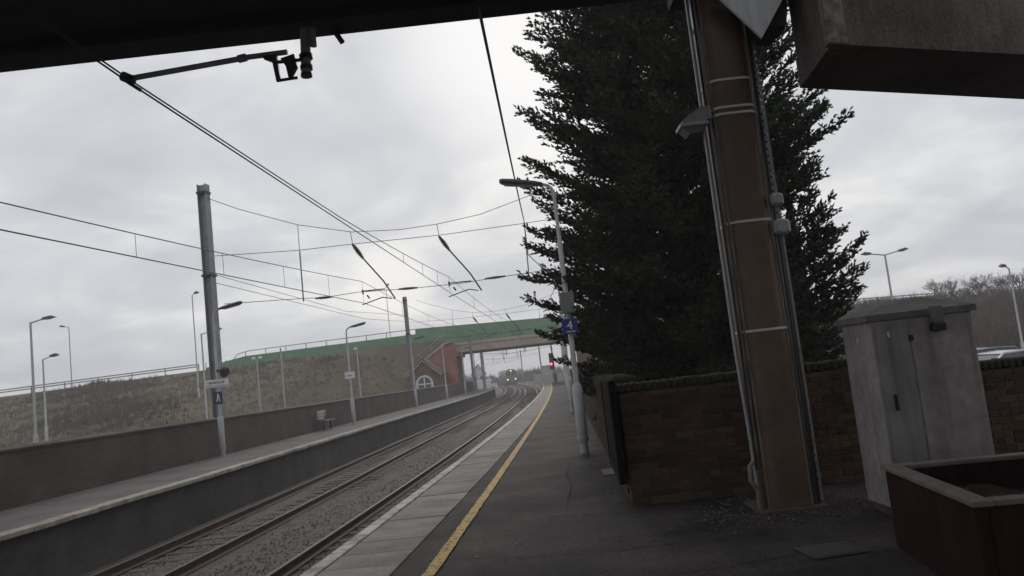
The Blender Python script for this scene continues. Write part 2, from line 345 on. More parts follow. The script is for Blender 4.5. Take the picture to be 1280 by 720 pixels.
# ------------------------------------------------------------------ near platform
def PH(x, y): return .006*math.sin(x*1.3+y*.7)*math.sin(y*.31+x*.5)-.006
pl = MB(); ysn = frange(YN0, YP, 1.0); cols = 18
def PR(y): return 9.0 if y <= 9.3 else WL(y)+.2
for y in ysn:
    a, b = N(y)+.90, PR(y)
    for k in range(cols+1):
        x = a+(b-a)*k/cols; pl.v.append((x, y, PH(x, y)))
for j in range(len(ysn)-1):
    for k in range(cols): a = j*(cols+1)+k; pl.f.append((a, a+1, a+cols+2, a+cols+1)); pl.mi.append(0)
P1 = kind(pl.build('platform', M_tarmac), 'structure')
f_ = MB(); f_.sweep([(.02, ZB-.1), (.90, ZB-.1), (.90, -.075), (.02, -.075)], N, ysn)
f_.build('edge_wall', M_face, P1)
f_ = MB(); f_.sweep([(.905, -.3), (2.3, -.3), (2.3, -.06), (.905, -.06)], N, ysn); f_.build('platform_fill', M_face, P1)
e_ = MB(); e_.bbox(2.4, 9.0, 9.28, 9.32, ZB-.1, -.03); e_.build('end_retaining_wall', M_face, P1)
e_ = MB(); e_.sweep([(.19, ZB-.3), (.2, ZB-.3), (.2, -.02), (.19, -.02)], WL, frange(9.3, YP, 5)); e_.build('back_retaining_wall', M_face, P1)
e_ = MB(); e_.sweep([(0, ZB-.1), (2.2, ZB-.1), (2.2, -.05), (0, -.05)], lambda y: N(YP)+.1*0, [YP-.06, YP]); e_.build('end_ramp_wall', M_face, P1)
# white-edged coping stones and paving slabs, each laid singly
cs = [MB().bbox(-.075, .075, -.446, .446, -.07, 0, .008).mesh('coping_stone', M_cope) for _ in range(1)][0]
sb = MB().bbox(-.365, .365, -.296, .296, -.06, 0, .006).mesh('paving_slab', M_slab)
y = 3.0
while y < 66:
    a = -math.atan((N(y+1)-N(y-1))/2); inst('coping_stone', cs, P1, (N(y)+.065, y, .012+random.uniform(-.003, .003)), (0, 0, a)); y += .9
m = MB().sweep([(-.01, -.06), (.14, -.06), (.14, .01), (-.01, .01)], N, frange(y-.45, YP, 2)); kind(m.build('coping_run', M_cope, P1), 'stuff')
m = MB().sweep([(-.01, -.06), (.14, -.06), (.14, .01), (-.01, .01)], N, frange(YN0, 2.55, 2)); kind(m.build('coping_run', M_cope, P1), 'stuff')
y = 3.0
while y < 44:
    a = -math.atan((N(y+1)-N(y-1))/2); inst('paving_slab', sb, P1, (N(y)+.525, y, .004+random.uniform(-.004, .004)), (random.uniform(-.004, .004), random.uniform(-.004, .004), a)); y += .6
m = MB().sweep([(.16, -.05), (.89, -.05), (.89, .003), (.16, .003)], N, frange(y-.3, YP, 2)); kind(m.build('paving_run', M_slab, P1), 'stuff')
m = MB().sweep([(.16, -.05), (.89, -.05), (.89, .003), (.16, .003)], N, frange(YN0, 2.7, 2)); kind(m.build('paving_run', M_slab, P1), 'stuff')
# yellow line, hand-worn edges
YL = lambda y: -1.457+.07285*y-.00024*y*y
m = MB(); yy = frange(2., 99., .12); o_ = len(m.v)
for y in yy:
    w = .058+random.uniform(-.007, .007); zt = .0085
    m.v += [(YL(y)-w, y, zt), (YL(y)+.055+random.uniform(-.007, .007), y, zt)]
for i in range(len(yy)-1): m.f.append((2*i, 2*i+1, 2*i+3, 2*i+2)); m.mi.append(0)
yl = m.build('yellow_line', M_yellow, P1)
# tarmac repairs, inspection cover
M_crack = mat('crack', (.022, .02, .02), (.014, .013, .013), scale=9, rough=.95)
for (xa, ya, xb, yb) in ((-.05, 9.05, 1.05, 8.75), (-.6, 7.35, 2.2, 7.05), (-.3, 12.3, 1.15, 12.1), (.15, 14.4, 1.2, 14.6), (.35, 9.2, .75, 14.2), (-.1, 20, 1.5, 19.7), (.3, 6.1, 2.3, 6.4)):
    q = MB(); n = 40; px_, py_ = -(yb-ya), xb-xa; l_ = math.hypot(px_, py_); px_ /= l_; py_ /= l_; off = 0
    for k in range(n+1):
        u = k/n; off += random.gauss(0, .012); w = .0055*(.35+abs(math.sin(u*9+xa*5)))*min(1, 6*u, 6*(1-u))+.0005
        x = xa+(xb-xa)*u+px_*off; y = ya+(yb-ya)*u+py_*off; z = .0035
        q.v += [(x-px_*w, y-py_*w, z), (x+px_*w, y+py_*w, z)]
    for k in range(n): q.f.append((2*k, 2*k+1, 2*k+3, 2*k+2)); q.mi.append(0)
    q.build('tarmac_crack', M_crack, P1)
c_ = gz(1038, 688)
ic = thing('inspection_cover', 'small square inspection cover set in the platform beside the planter', 'cover', (c_[0], c_[1], 0), .1)
MB().bbox(-.19, .19, -.17, .17, -.02, .012, .004).build('lid', mat('cover_iron', (.06, .05, .048), (.04, .034, .032), scale=9, rough=.6, bump=.4), ic)
MB().bbox(-.215, .215, -.195, .195, -.03, .008).build('frame', M_darkmetal, ic)
# pale marks by the notice board: small square patch of concrete
c_ = gz(762, 590); q = MB().bbox(-.10, .10, -.32, .32, -.01, .010); ob = q.build('concrete_patch', mat('patch_concrete', (.20, .165, .12), (.13, .11, .085), scale=6, rough=.9), P1); ob.location = (c_[0], c_[1], 0)

# ------------------------------------------------------------------ far platform
fp = MB(); ysf = frange(YN0, 104, 1.5)
fp.sweep([(-3.1, -.3), (-.32, -.3), (-.32, 0), (-1.7, .012), (-3.1, 0)], Fe, ysf)
P2 = kind(fp.build('far_platform', mat('far_tarmac', (.14, .13, .122), (.085, .079, .074), scale=.8, rough=.85, bump=.4, bscale=50)), 'structure')
f_ = MB().sweep([(-3.1, ZB-.3), (-.14, ZB-.3), (-.14, -.1), (-3.1, -.1)], Fe, ysf); f_.build('edge_wall', M_face, P2)
cs2 = MB().bbox(-.16, .16, -.446, .446, -.09, 0, .012).mesh('coping_stone', M_copefar)
y = 11.
while y < 76:
    a = -math.atan((Fe(y+1)-Fe(y-1))/2); inst('coping_stone', cs2, P2, (Fe(y)-.155, y, .014+random.uniform(-.006, .006)), (random.uniform(-.006, .006), 0, a)); y += .9
for a_, b_ in ((YN0, 10.5), (y-.45, 104)):
    m = MB().sweep([(-.315, -.09), (.005, -.09), (.005, .012), (-.315, .012)], Fe, frange(a_, b_, 2)); kind(m.build('coping_run', M_copefar, P2), 'stuff')
# wall behind the far platform
bw = thing('platform_wall', 'long low reddish-brown brick wall behind the far platform', 'wall', (Fe(28)-2.85, 28, -.9))
MB().sweep([(-3.05, -1.1), (-2.83, -1.1), (-2.83, 1.16), (-3.05, 1.16)], Fe, frange(-14, 104, 2)).build('wall_face', M_brickfar, bw, world=True)
MB().sweep([(-3.09, 1.162), (-2.79, 1.162), (-2.79, 1.21), (-2.94, 1.26), (-3.09, 1.21)], Fe, frange(-14, 104, 2)).build('coping', M_copestone if False else M_brickfar, bw, world=True)
for y in (): MB().bbox(Fe(y)-3.12, Fe(y)-2.76, y-.18, y+.18, -.01, 1.155).build('pier', M_brickfar, bw, world=True)

# ------------------------------------------------------------------ embankments and road
def zc(x): return float(np.interp(x, [-220, -62, -36, -12, 6, 40, 62, 220], [4.6, 5.55, 6.05, 6.45, 6.45, 5.0, 4.2, 2.2]))
def toe_slope(x):      # rise per metre: shallow far from the line, steep beside the abutments
    return float(np.interp(x, [-220, -32, -22, -15, -8, 7, 14, 24, 220], [.172, .172, .30, 1.3, 3, 3, 1.3, .172, .172]))
def hz_(x, y):
    if y <= 94: z = zc(x)-(94-y)*toe_slope(x)
    elif y <= 106: z = zc(x)
    else: z = zc(x)-(y-106)*.45
    w = .30*math.sin(x*.37+y*.21)+.22*math.sin(x*.9-y*.53) if y < 93 else 0
    return max(-1.5, z+w*.5)
def embankment(x0, x1, nx, name):
    m = MB(); xs = [x0+(x1-x0)*i/nx for i in range(nx+1)]; ys = frange(48, 94, 2)+[100, 106]+frange(108, 126, 3)
    for y in ys:
        for x in xs: m.v.append((x, y, hz_(x, y)))
    k = nx+1
    for j in range(len(ys)-1):
        for i in range(nx): a = j*k+i; m.f.append((a, a+1, a+1+k, a+k)); m.mi.append(0)
    return kind(m.build(name, M_grass, smooth=True), 'structure')
embankment(-230, -8.6, 90, 'embankment_left'); embankment(8.6, 230, 90, 'embankment_right')
m = MB(); xs = frange(-230, 230, 10)
for x in xs: m.v += [(x, 96, zc(x)+.03), (x, 104, zc(x)+.03)]
for i in range(len(xs)-1): m.f.append((2*i, 2*i+2, 2*i+3, 2*i+1)); m.mi.append(0)
kind(m.build('road', M_asphalt), 'structure')
# coarse grass and scrub on the slopes (uncountable)
def tufts(name, n, xr, yr, h, mt, dens=None):
    P = []; Fc = []
    while len(Fc) < n*5:
        x = random.uniform(*xr); y = random.uniform(*yr); z = hz_(x, y)
        if z < -1.0 or abs(x) < 9.5 or (dens and random.random() > dens(x, y)): continue
        hh = h*random.uniform(.4, 1.2)
        for k in range(5):
            a = random.random()*6.28; l = random.uniform(.1, .45)*hh; w = .035*hh+.02
            b = (x+random.uniform(-.2, .2), y+random.uniform(-.2, .2)); i0 = len(P)
            P += [(b[0]-w*math.sin(a), b[1]+w*math.cos(a), z-.05), (b[0]+w*math.sin(a), b[1]-w*math.cos(a), z-.05), (b[0]+l*math.cos(a), b[1]+l*math.sin(a), z+hh*random.uniform(.6, 1))]
            Fc.append((i0, i0+1, i0+2))
    me = bpy.data.meshes.new(name); me.from_pydata(P, [], Fc); me.materials.append(mt)
    ob = bpy.data.objects.new(name, me); COL.objects.link(ob); return kind(ob, 'stuff')
tufts('slope_grass', 14000, (-75, -9), (52, 93), .34, M_grassblade)
tufts('slope_scrub', 11000, (9, 85), (52, 94), 1.2, M_scrub)
tufts('slope_bramble', 2600, (-75, -14), (54, 93), .6, mat('bramble', (.12, .095, .07), (.075, .062, .048), scale=.15, rough=1.), lambda x, y: max(0, math.sin(x*.21+y*.13)+.6*math.sin(x*.07-y*.31+1))**2)

# ------------------------------------------------------------------ road bridge
YB0, YB1 = 94.6, 105.4
rb = thing('road_bridge', 'concrete road bridge with tall green parapet crossing the tracks', 'bridge', (0, 95, ZB))
for yb in frange(YB0+.2, YB1-.2, 1.48):
    MB().bbox(-7.9, 8.2, yb-.19, yb+.19, 4.78, 5.62).build('deck_beam', M_beam, rb, world=True)
MB().bbox(-8.3, 8.6, YB0-.12, YB1+.12, 5.63, 5.95).build('deck_slab', M_beam, rb, world=True)
x = -11.9; k = 0
while x < 24:
    zt = float(np.interp(x, [-12, 4, 24], [8.12, 7.72, 6.7])); zb = float(np.interp(x, [-12, -8, 6, 24], [6.2, 5.96, 5.96, 5.2]))
    for yb in (YB0-.05, YB1+.05):
        MB().prism([(x+.012, zb), (x+2.39-.012, zb), (x+2.39-.012, zt-.06), (x+.012, zt)], 'y', yb-.04, yb+.04).build('parapet_panel', M_green, rb, world=True)
        MB().bbox(x-.06, x+.06, yb+.045, yb+.15, zb, zt-.02).build('parapet_post', M_green, rb, world=True)
    x += 2.4; k += 1
for sx, xa, xb in ((-1, -13.2, -7.4), (1, 7.4, 13.2)):
    MB().bbox(xa, xb, YB0+.35, YB1-.35, ZB-.3, 4.76).build('abutment', M_housebrick, rb, world=True)
    MB().bbox(xa if sx < 0 else xb-6.1, xa+6.1 if sx < 0 else xb, YB0+.2, YB1-.2, 4.4, 4.765).build('bearing_shelf', M_beam, rb, world=True)
# lower green parapet running on to the left
lp = thing('road_parapet', 'long low green parapet with grey handrail along the raised road', 'parapet', (-24, 94.6, 6.0))
x = -37.
while x < -12.2:
    a = float(np.interp(x, [-37, -33], [.25, 1.05])); b = float(np.interp(x+2.4, [-37, -33], [.25, 1.05]))
    MB().prism([(x+.01, zc(x)-.35), (x+2.39, zc(x+2.4)-.35), (x+2.39, zc(x+2.4)+b), (x+.01, zc(x)+a)], 'y', 94.5, 94.58).build('parapet_panel', M_green, lp, world=True)
    MB().bbox(x-.04, x+.04, 94.59, 94.67, zc(x), zc(x)+1.62 if x > -33 else zc(x)+.9).build('post', M_mast, lp, world=True)
    x += 2.4
MB().tube([(-33.8, 94.63, zc(-33)+.75), (-33.1, 94.63, zc(-33)+1.4), (-32, 94.63, zc(-32)+1.6)]+[(x, 94.63, zc(x)+1.64) for x in frange(-30, -12, 3)], .05, 6).build('handrail', M_mast, lp, world=True)
MB().sweep([(0, 0)], lambda y: 0, [0]) if False else None
MB().prism([(-36, zc(-36)-.55), (-12, zc(-12)-.55), (-12, zc(-12)-.36), (-36, zc(-36)-.36)], 'y', 94.36, 94.58).build('kerb_beam', M_copestone, lp, world=True)
# guard rails further out
def guard_rail(x0, x1, y, label):
    t = thing('guard_rail', label, 'guard rail', ((x0+x1)/2, y, zc((x0+x1)/2)), group='guard rails on the raised road')
    xs = frange(x0, x1, 4)
    m = MB()
    for dz in (.55, .82):
        m.tube([(x, y, zc(x)+dz) for x in xs], .07, 5)
    m.build('rail', M_mast, t, world=True)
    for x in xs: MB().bbox(x-.05, x+.05, y+.02, y+.12, zc(x)-.3, zc(x)+.85).build('post', M_mast, t, world=True)
guard_rail(-150, -38, 94.9, 'grey guard rail on the embankment crest left of the green parapet')
guard_rail(24.5, 150, 94.9, 'grey guard rail on the embankment crest behind the metal cabinet')
# wing wall in red brick, sloping coping and handrail
ww = thing('wing_wall', 'red brick wing wall with sloping stone coping beside the bridge', 'wall', (-11, 92, ZB))
WX0, WZ0, WX1, WZ1 = -15.2, 1.2, -7.35, 5.75
MB().prism([(WX0, ZB-.3), (WX1, ZB-.3), (WX1, WZ1), (WX1-.9, WZ1), (WX0, WZ0)], 'y', 91.6, 94.5).build('brickwork', M_redbrick, ww, world=True)
MB().prism([(WX0-.2, WZ0+.01), (WX1-.9, WZ1+.01), (WX1+.1, WZ1+.01), (WX1+.1, WZ1+.3), (WX1-1.0, WZ1+.3), (WX0-.2, WZ0+.26)], 'y', 91.45, 92.1).build('coping', M_copestone, ww, world=True)
hr = thing('handrail', 'twin-bar grey handrail climbing the sloping wing wall coping', 'handrail', (-12, 92.6, 3))
for dz in (.55, 1.0): MB().tube([(WX0-.2, 92.9, WZ0+.2+dz), (WX1-1.4, 92.9, WZ1+.1+dz)], .045, 6).build('bar', M_mast, hr, world=True)
for i in range(6):
    t = i/5; x = WX0+(WX1-1.4-WX0)*t; z = WZ0+.1+(WZ1-WZ0)*t*.96; MB().tube([(x, 92.9, z-.3), (x, 92.9, z+1.08)], .04, 6).build('post', M_mast, hr, world=True)

# brick building with gable and arched window beside the far platform
c_ = gy(531, 482, 82); BX = float(c_[0]); BZ = float(c_[2])
bd = thing('brick_building', 'small gabled brick building with a white arched window by the bridge', 'building', (BX, 82, ZB))
hw, ev, ap = 1.65, 2.5, 3.95
bw_ = MB(); aw = .78; zs0, zs1 = BZ-1.1, BZ+.15   # window opening
arc = [(BX+aw*math.cos(t), zs1+aw*math.sin(t)) for t in [math.pi*k/12 for k in range(13)]]
# gable wall built round the opening
left = [(BX-hw, ZB), (BX-aw, ZB), (BX-aw, zs1)]+[(px_, pz_) for px_, pz_ in reversed(arc[6:12])]+[(BX, ap), (BX-hw, ev)]
right = [(BX+hw, ZB), (BX+hw, ev), (BX, ap)]+[(px_, pz_) for px_, pz_ in reversed(arc[0:7])]+[(BX+aw, ZB)]
bw_.prism(left, 'y', 82, 82.3); bw_.prism(right, 'y', 82, 82.3); bw_.bbox(BX-aw, BX+aw, 82.001, 82.3, ZB, zs0)
bw_.bbox(BX-hw, BX-hw+.3, 82.3, 90.5, ZB, ev); bw_.bbox(BX+hw-.3, BX+hw, 82.3, 90.5, ZB, ev)
bw_.build('wall', M_housebrick, bd, world=True)
for s_ in (-1, 1):
    MB().prism([(BX+s_*(hw+.2), ev-.2), (BX, ap+.02), (BX, ap+.22), (BX+s_*(hw+.2), ev)], 'y', 81.8, 90.6).build('roof', M_tile, bd, world=True)
    MB().prism([(BX+s_*(hw+.22), ev-.3), (BX, ap-.1), (BX, ap+.05), (BX+s_*(hw+.22), ev-.1)], 'y', 81.7, 81.79).build('barge_board', M_copestone, bd, world=True)
wi = MB().prism([(BX+aw*math.cos(t)*.98, max(zs0, zs1+aw*math.sin(t)*.98)) for t in [math.pi*k/12 for k in range(13)]]+[(BX-aw*.98, zs0), (BX+aw*.98, zs0)], 'y', 82.16, 82.2).build('window', M_glass, bd, world=True)
fr = MB().tube([(BX-aw, 82.05, zs0), (BX-aw, 82.05, zs1)]+[(px_, 82.05, pz_) for px_, pz_ in reversed(arc)]+[(BX+aw, 82.05, zs0)], .13, 6); fr.build('frame', M_white, wi, world=True)
g_ = MB().bbox(BX-.06, BX+.06, 82.02, 82.14, zs0, zs1+aw).bbox(BX-aw, BX+aw, 82.03, 82.13, zs1-.06, zs1+.06); g_.build('glazing_bar', M_white, wi, world=True)
MB().bbox(BX-aw-.2, BX+aw+.2, 81.88, 82.1, zs0-.15, zs0+.02).build('sill', M_white, wi, world=True)

# ------------------------------------------------------------------ footbridge overhead, its column and landing
fb = thing('footbridge', 'dark footbridge overhead with brown strapped column and concrete landing', 'footbridge', (2.46, 8.05, 0))
ZF = 5.0; YF = 7.36
MB().bbox(-16, 2.2, -2.2, YF, ZF, ZF+.35).build('deck', M_soffit, fb, world=True)  # deck carried back unseen over the viewer to darken the platform below
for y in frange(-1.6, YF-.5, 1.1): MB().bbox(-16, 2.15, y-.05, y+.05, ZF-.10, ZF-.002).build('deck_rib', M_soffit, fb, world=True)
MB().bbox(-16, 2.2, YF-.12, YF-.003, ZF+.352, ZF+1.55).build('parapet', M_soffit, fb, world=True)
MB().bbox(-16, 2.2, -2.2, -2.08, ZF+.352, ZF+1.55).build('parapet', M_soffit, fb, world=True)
# landing and ramp slab at the right
ZL = 4.2
A_, B_, C2, D_ = gz(1040, 55, ZL), gz(1280, 68, ZL), gz(1280, 131, ZL), gz(1000, 110, ZL)
A_ = Vector(A_); D_ = Vector(D_); ex = (Vector(B_)-A_)*2.2; ey = (D_-A_)
def lq(u, v, z): p = A_+ex*u+ey*v; return (p.x, p.y, z)
def lbox(m, u0, u1, v0, v1, z0, z1): return m.add([lq(u0,v0,z0), lq(u1,v0,z0), lq(u1,v1+(.23*u1 if v1 == 1 else 0),z0), lq(u0,v1,z0), lq(u0,v0,z1), lq(u1,v0,z1), lq(u1,v1+(.23*u1 if v1 == 1 else 0),z1), lq(u0,v1,z1)], [(3,2,1,0),(4,5,6,7),(0,1,5,4),(1,2,6,5),(2,3,7,6),(3,0,4,7)])
sl_ = MB(); lbox(sl_, 0, 1, 0, 1, ZL, ZL+.3); sl_.build('landing_slab', M_concrete, fb, world=True)
q = MB(); lbox(q, .003, 1, .004, .16, ZL+.302, ZL+1.5); q.build('landing_parapet', M_concrete, fb, world=True)
q = MB(); lbox(q, .003, .055, .165, .995, ZL+.302, ZL+1.5); q.build('landing_end_parapet', M_concrete, fb, world=True)
q = MB(); lbox(q, -.006, .035, -.006, .10, ZL+.012, ZL+1.52); q.build('corner_strip', mat('cracked_edge', (.30, .27, .235), (.12, .10, .085), scale=9, rough=.9, bump=.8, bscale=30), fb, world=True)
# unseen deck added over the viewer to shade the right side
MB().bbox(2.3, 9.5, -2.2, 5.6, ZL+.95, ZL+1.25).build('shade_deck', M_soffit, fb, world=True)
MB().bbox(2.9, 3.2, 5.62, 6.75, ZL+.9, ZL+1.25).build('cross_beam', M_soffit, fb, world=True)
# unseen stair and side wall, added behind the viewer to darken the right
sw = MB().prism([(-8.5, -.05), (5.4, -.05), (5.4, 5.12), (4.6, 5.12), (-8.5, .4)], 'x', 5.25, 5.5); sw.build('shade_stair_wall', M_face, fb, world=True)
for k in range(26):
    zt = 5.1-k*.19; y1 = 4.6-k*.5; MB().bbox(5.52, 7.6, y1-.52, y1, zt-.2, zt).build('shade_stair_tread', M_concrete, fb, world=True)
# column (chamfered), edge highlight strips
CX, CY = 2.47, 8.2; hwc = .235
fr_ = .13; col_poly = []
for (qx, qy, a0) in ((1, 1, 0), (-1, 1, 90), (-1, -1, 180), (1, -1, 270)):
    for k in range(6):
        t_ = R(a0+k*18); col_poly.append((CX+qx*(hwc-fr_)+fr_*math.cos(t_), CY+qy*(hwc-fr_)+fr_*math.sin(t_)))
cl = MB().prism(col_poly, 'z', 0, 6.4).build('column', M_brown, fb, world=True, smooth=True)
for s_ in (-1, 1):   # narrow pale strips, sky light on the corners put in as colour
    t_ = R(270+s_*52); x_, y_ = CX+s_*(hwc-fr_)+fr_*math.cos(t_), CY-(hwc-fr_)+fr_*math.sin(t_)
    MB().tube([(x_, y_, .02), (x_, y_, 6.38)], .013, 8).build('edge_highlight', M_edge, cl, world=True, smooth=True)
for py in (99, 133, 141, 276, 412, 585):
    z = float(gy(893+ (py/640)*97, py, CY-hwc)[2])
    k = .012; m = MB(); pp = [((p[0]-CX)*1.035+CX, (p[1]-CY)*1.035+CY) for p in col_poly]
    m.prism(pp, 'z', z-k, z+k); m.build('strap', M_white if py < 500 else M_brown, cl, world=True)
MB().bbox(CX-.33, CX+.33, CY-.33, CY+.33, -.02, .02).build('base_plate', M_concrete, cl, world=True)
# pale gusset plate below the deck end
v_ = [gy(p, q_, 7.72) for p, q_ in ((888, -12), (952, 48), (984, -12))]
MB().prism([(v[0], v[2]) for v in v_], 'y', 7.70, 7.74).build('gusset_plate', M_whitegrey, fb, world=True)
MB().prism([(v_[1][0]+.0, v_[1][2]+.14), (v_[1][0]+.30, v_[1][2]+.14), (v_[1][0]+.40, v_[1][2]+.75), (v_[1][0]+.03, v_[1][2]+.75)], 'y', 7.80, 8.3).build('deck_bracket', M_soffit, fb, world=True)
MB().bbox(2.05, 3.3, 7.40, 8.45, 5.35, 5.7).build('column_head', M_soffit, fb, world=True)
# pipes and cables on the column
cx0 = CX-hwc
MB().tube([(cx0-.02, CY-.16, 6.3), (cx0-.02, CY-.16, .62), (cx0-.05, CY-.16, .5), (cx0-.11, CY-.17, .44), (cx0-.12, CY-.17, .30), (cx0-.055, CY-.16, .2), (cx0-.055, CY-.16, 0)], .022, 8).build('conduit', M_edge, cl, world=True, smooth=True)
MB().tube([(cx0-.075, CY-.12, 6.3), (cx0-.075, CY-.12, 1.6), (cx0-.05, CY-.12, .7), (cx0-.05, CY-.12, .05)], .02, 8).build('conduit', M_galv, cl, world=True, smooth=True)
MB().tube([(cx0-.045, CY-.2, 6.3), (cx0-.05, CY-.2, 3.5), (cx0-.04, CY-.2, 1.9), (cx0-.05, CY-.2, .4)], .013, 6).build('cable', M_black, cl, world=True)
cx1 = CX+hwc
MB().tube([(cx1+.02, CY-.19, 6.3), (cx1+.02, CY-.19, 3.1), (cx1+.03, CY-.2, 2.6), (cx1+.02, CY-.19, .02)], .016, 6).build('cable', M_black, cl, world=True)
MB().tube([(cx1+.055, CY-.17, 2.75), (cx1+.05, CY-.17, .02)], .014, 6).build('cable', M_black, cl, world=True)
tr = MB(); z = .05
while z < 6.2:             # perforated cable tray: rungs between two flanges
    tr.box((cx1+.085, CY-.06, z), (.075, .012, .045)); z += .075
tr.bbox(cx1+.04, cx1+.055, CY-.075, CY-.03, .02, 6.3); tr.bbox(cx1+.112, cx1+.125, CY-.075, CY-.03, .02, 6.3)
tr.build('cable_tray', M_galv, cl, world=True)
for (px, py, w, h) in ((970, 250, .13, .13), (976, 284, .17, .15)):
    p = gy(px, py, CY-.2); jb = MB().bbox(p[0]-w/2, p[0]+w/2, CY-.26, CY-.11, p[2]-h/2, p[2]+h/2, .025).build('junction_box', M_galv, cl, world=True)
    MB().tube([(p[0], CY-.262, p[2]), (p[0], CY-.275, p[2])], w*.36, 10).build('cover', M_greypost, jb, world=True)
# floodlight on the column
p = gy(868, 158, CY-.1); fx, fz = float(p[0]), float(p[2])
fl = thing('floodlight', 'grey bulkhead floodlight on the side of the brown column', 'floodlight', (fx, CY-.1, fz))
MB().prism([(-.16, .02), (.1, .02), (.19, .05), (.19, .20), (.08, .20), (-.08, .11), (-.17, .05)], 'y', -.13, .13).build('housing', M_mast, fl)
MB().bbox(-.20, .14, -.15, .15, -.03, .018, .01).build('rim', M_galv, fl)
MB().prism([(-.17, -.031), (.11, -.031), (.05, -.11), (-.10, -.12)], 'y', -.12, .12).build('diffuser', M_lens, fl)
MB().tube([(.18, 0, .10), (.32, 0, .10)], .02, 8).build('bracket', M_darkmetal, fl); fl.scale = (.86, .86, .86)
# speaker box above
p = gy(872, 8, CY-.05); sx_, sz_ = float(p[0]), float(p[2])
sp_ = thing('speaker_box', 'grey box speaker high on the left of the brown column', 'speaker', (sx_, CY-.05, sz_))
MB().bbox(-.09, .07, -.1, .1, -.27, .4, .015).build('case', M_galv, sp_); MB().bbox(-.07, .05, -.106, -.101, -.22, .3).build('grille', M_darkmetal, sp_)
MB().bbox(.071, .13, -.03, .03, .0, .06).build('bracket', M_darkmetal, sp_)

# ------------------------------------------------------------------ brick walls by the platform, brick by brick
HW = 1.30
brk = [MB().bbox(-.1075, .1075, -.051, .051, -.0325, .0325, .006).mesh('brick', M_brick)]
hdr = MB().bbox(-.051, .051, -.051, .051, -.0325, .0325, .006).mesh('brick_header', M_brick)
def brick_wall(name, label, p0, p1, h, nobj, coping_mat, thick=.225):
    d = Vector((p1[0]-p0[0], p1[1]-p0[1], 0)); Ln = d.length; ang = math.atan2(d.y, d.x)
    t = thing(name, label, 'wall', (p0[0], p0[1], 0), ang)
    MB().bbox(.012, Ln-.012, -.045+.012, .045+thick-.09, -1.3, h-.01).build('mortar_core', M_mortar, t)
    rows = int(h/.075); pos = []
    for r in range(rows):
        z = .0375+r*.075; x = .0; header = (r % 4 == 3)
        if header:
            while x < Ln-.05: pos.append((x+.056, z, 1)); x += .1125
        else:
            off = .1125 if r % 2 else 0
            if off: pos.append((.056, z, 1)); x = .1125
            while x < Ln-.1: pos.append((x+.1125, z, 0)); x += .225
    jit = lambda a: random.uniform(-a, a)
    key = sorted(pos, key=lambda q: q[0]); near = key[:nobj]; rest = key[nobj:]
    for (x, z, hd) in near:
        inst('brick', hdr if hd else brk[0], t, (x, .006+jit(.004), z+jit(.002)), (jit(.008), jit(.006), jit(.012)))
    if rest:
        m = MB()
        for (x, z, hd) in rest: m.box((x, .006+jit(.004), z+jit(.002)), ((.1 if hd else .214), .102, .064))
        kind(m.build('brickwork', M_brick, t), 'stuff')
    # brick-on-edge coping, softened by moss
    x = 0; i = 0; cm = MB().bbox(-.034, .034, -.13, .13, -.052, .052, .018).mesh('coping_brick', coping_mat)
    ncop = min(int(Ln/.075), 90)
    for i in range(ncop): inst('coping_brick', cm, t, (.0375+i*.075, .065, h+.047+jit(.006)), (0, jit(.03), jit(.02)))
    if ncop*.075 < Ln-.1:
        m = MB(); x = ncop*.075
        while x < Ln: m.box((x+.0375, .065, h+.045+jit(.006)), (.067, .26, .104)); x += .075
        kind(m.build('coping_run', coping_mat, t), 'stuff')
    return t
brick_wall('brick_wall', 'dark mossy brick wall facing the viewer behind the brown column', (1.06, 9.15), (3.95, 9.09), HW-.05, 300, M_moss)
brick_wall('brick_wall', 'lower dark brick wall right of the metal cabinet', (3.98, 9.10), (8.2, 9.0), HW-.24, 300, M_moss)
brick_wall('brick_wall', 'long brick wall running away along the platform beside the lamp posts', (WL(70)+.06, 70), (1.14, 9.45), HW, 0, M_moss)
# the near end of that long wall, brick by brick: its end pier
brick_wall('wall_pier', 'brick end pier of the platform wall beside the black notice board', (1.215, 11.6), (1.115, 9.46), HW+.03, 220, M_moss)

# black notice board on the wall
nb_ = thing('notice_board', 'black framed notice board fixed to the brick wall, seen edge-on', 'notice board', (1.035, 9.98, 0), R(90-3.1))
M_board = mat('board_black', (.012, .012, .013), (.008, .008, .008), scale=4, rough=.85, spec=.05)
MB().bbox(-.98, .95, -.03, .03, .30, 1.36, .01).build('panel', M_board, nb_)
for a, b, c, d in ((-1.02, 1.0, 1.345, 1.40), (-1.02, 1.0, .26, .32), (-1.02, -.96, .32, 1.345), (.94, 1.0, .32, 1.345)):
    MB().bbox(a, b, -.034, .042, c, d, .008).build('frame', M_board, nb_)
for x in (-.8, .75): MB().bbox(x-.02, x+.02, -.05, -.031, .35, 1.3).build('support', M_board, nb_)

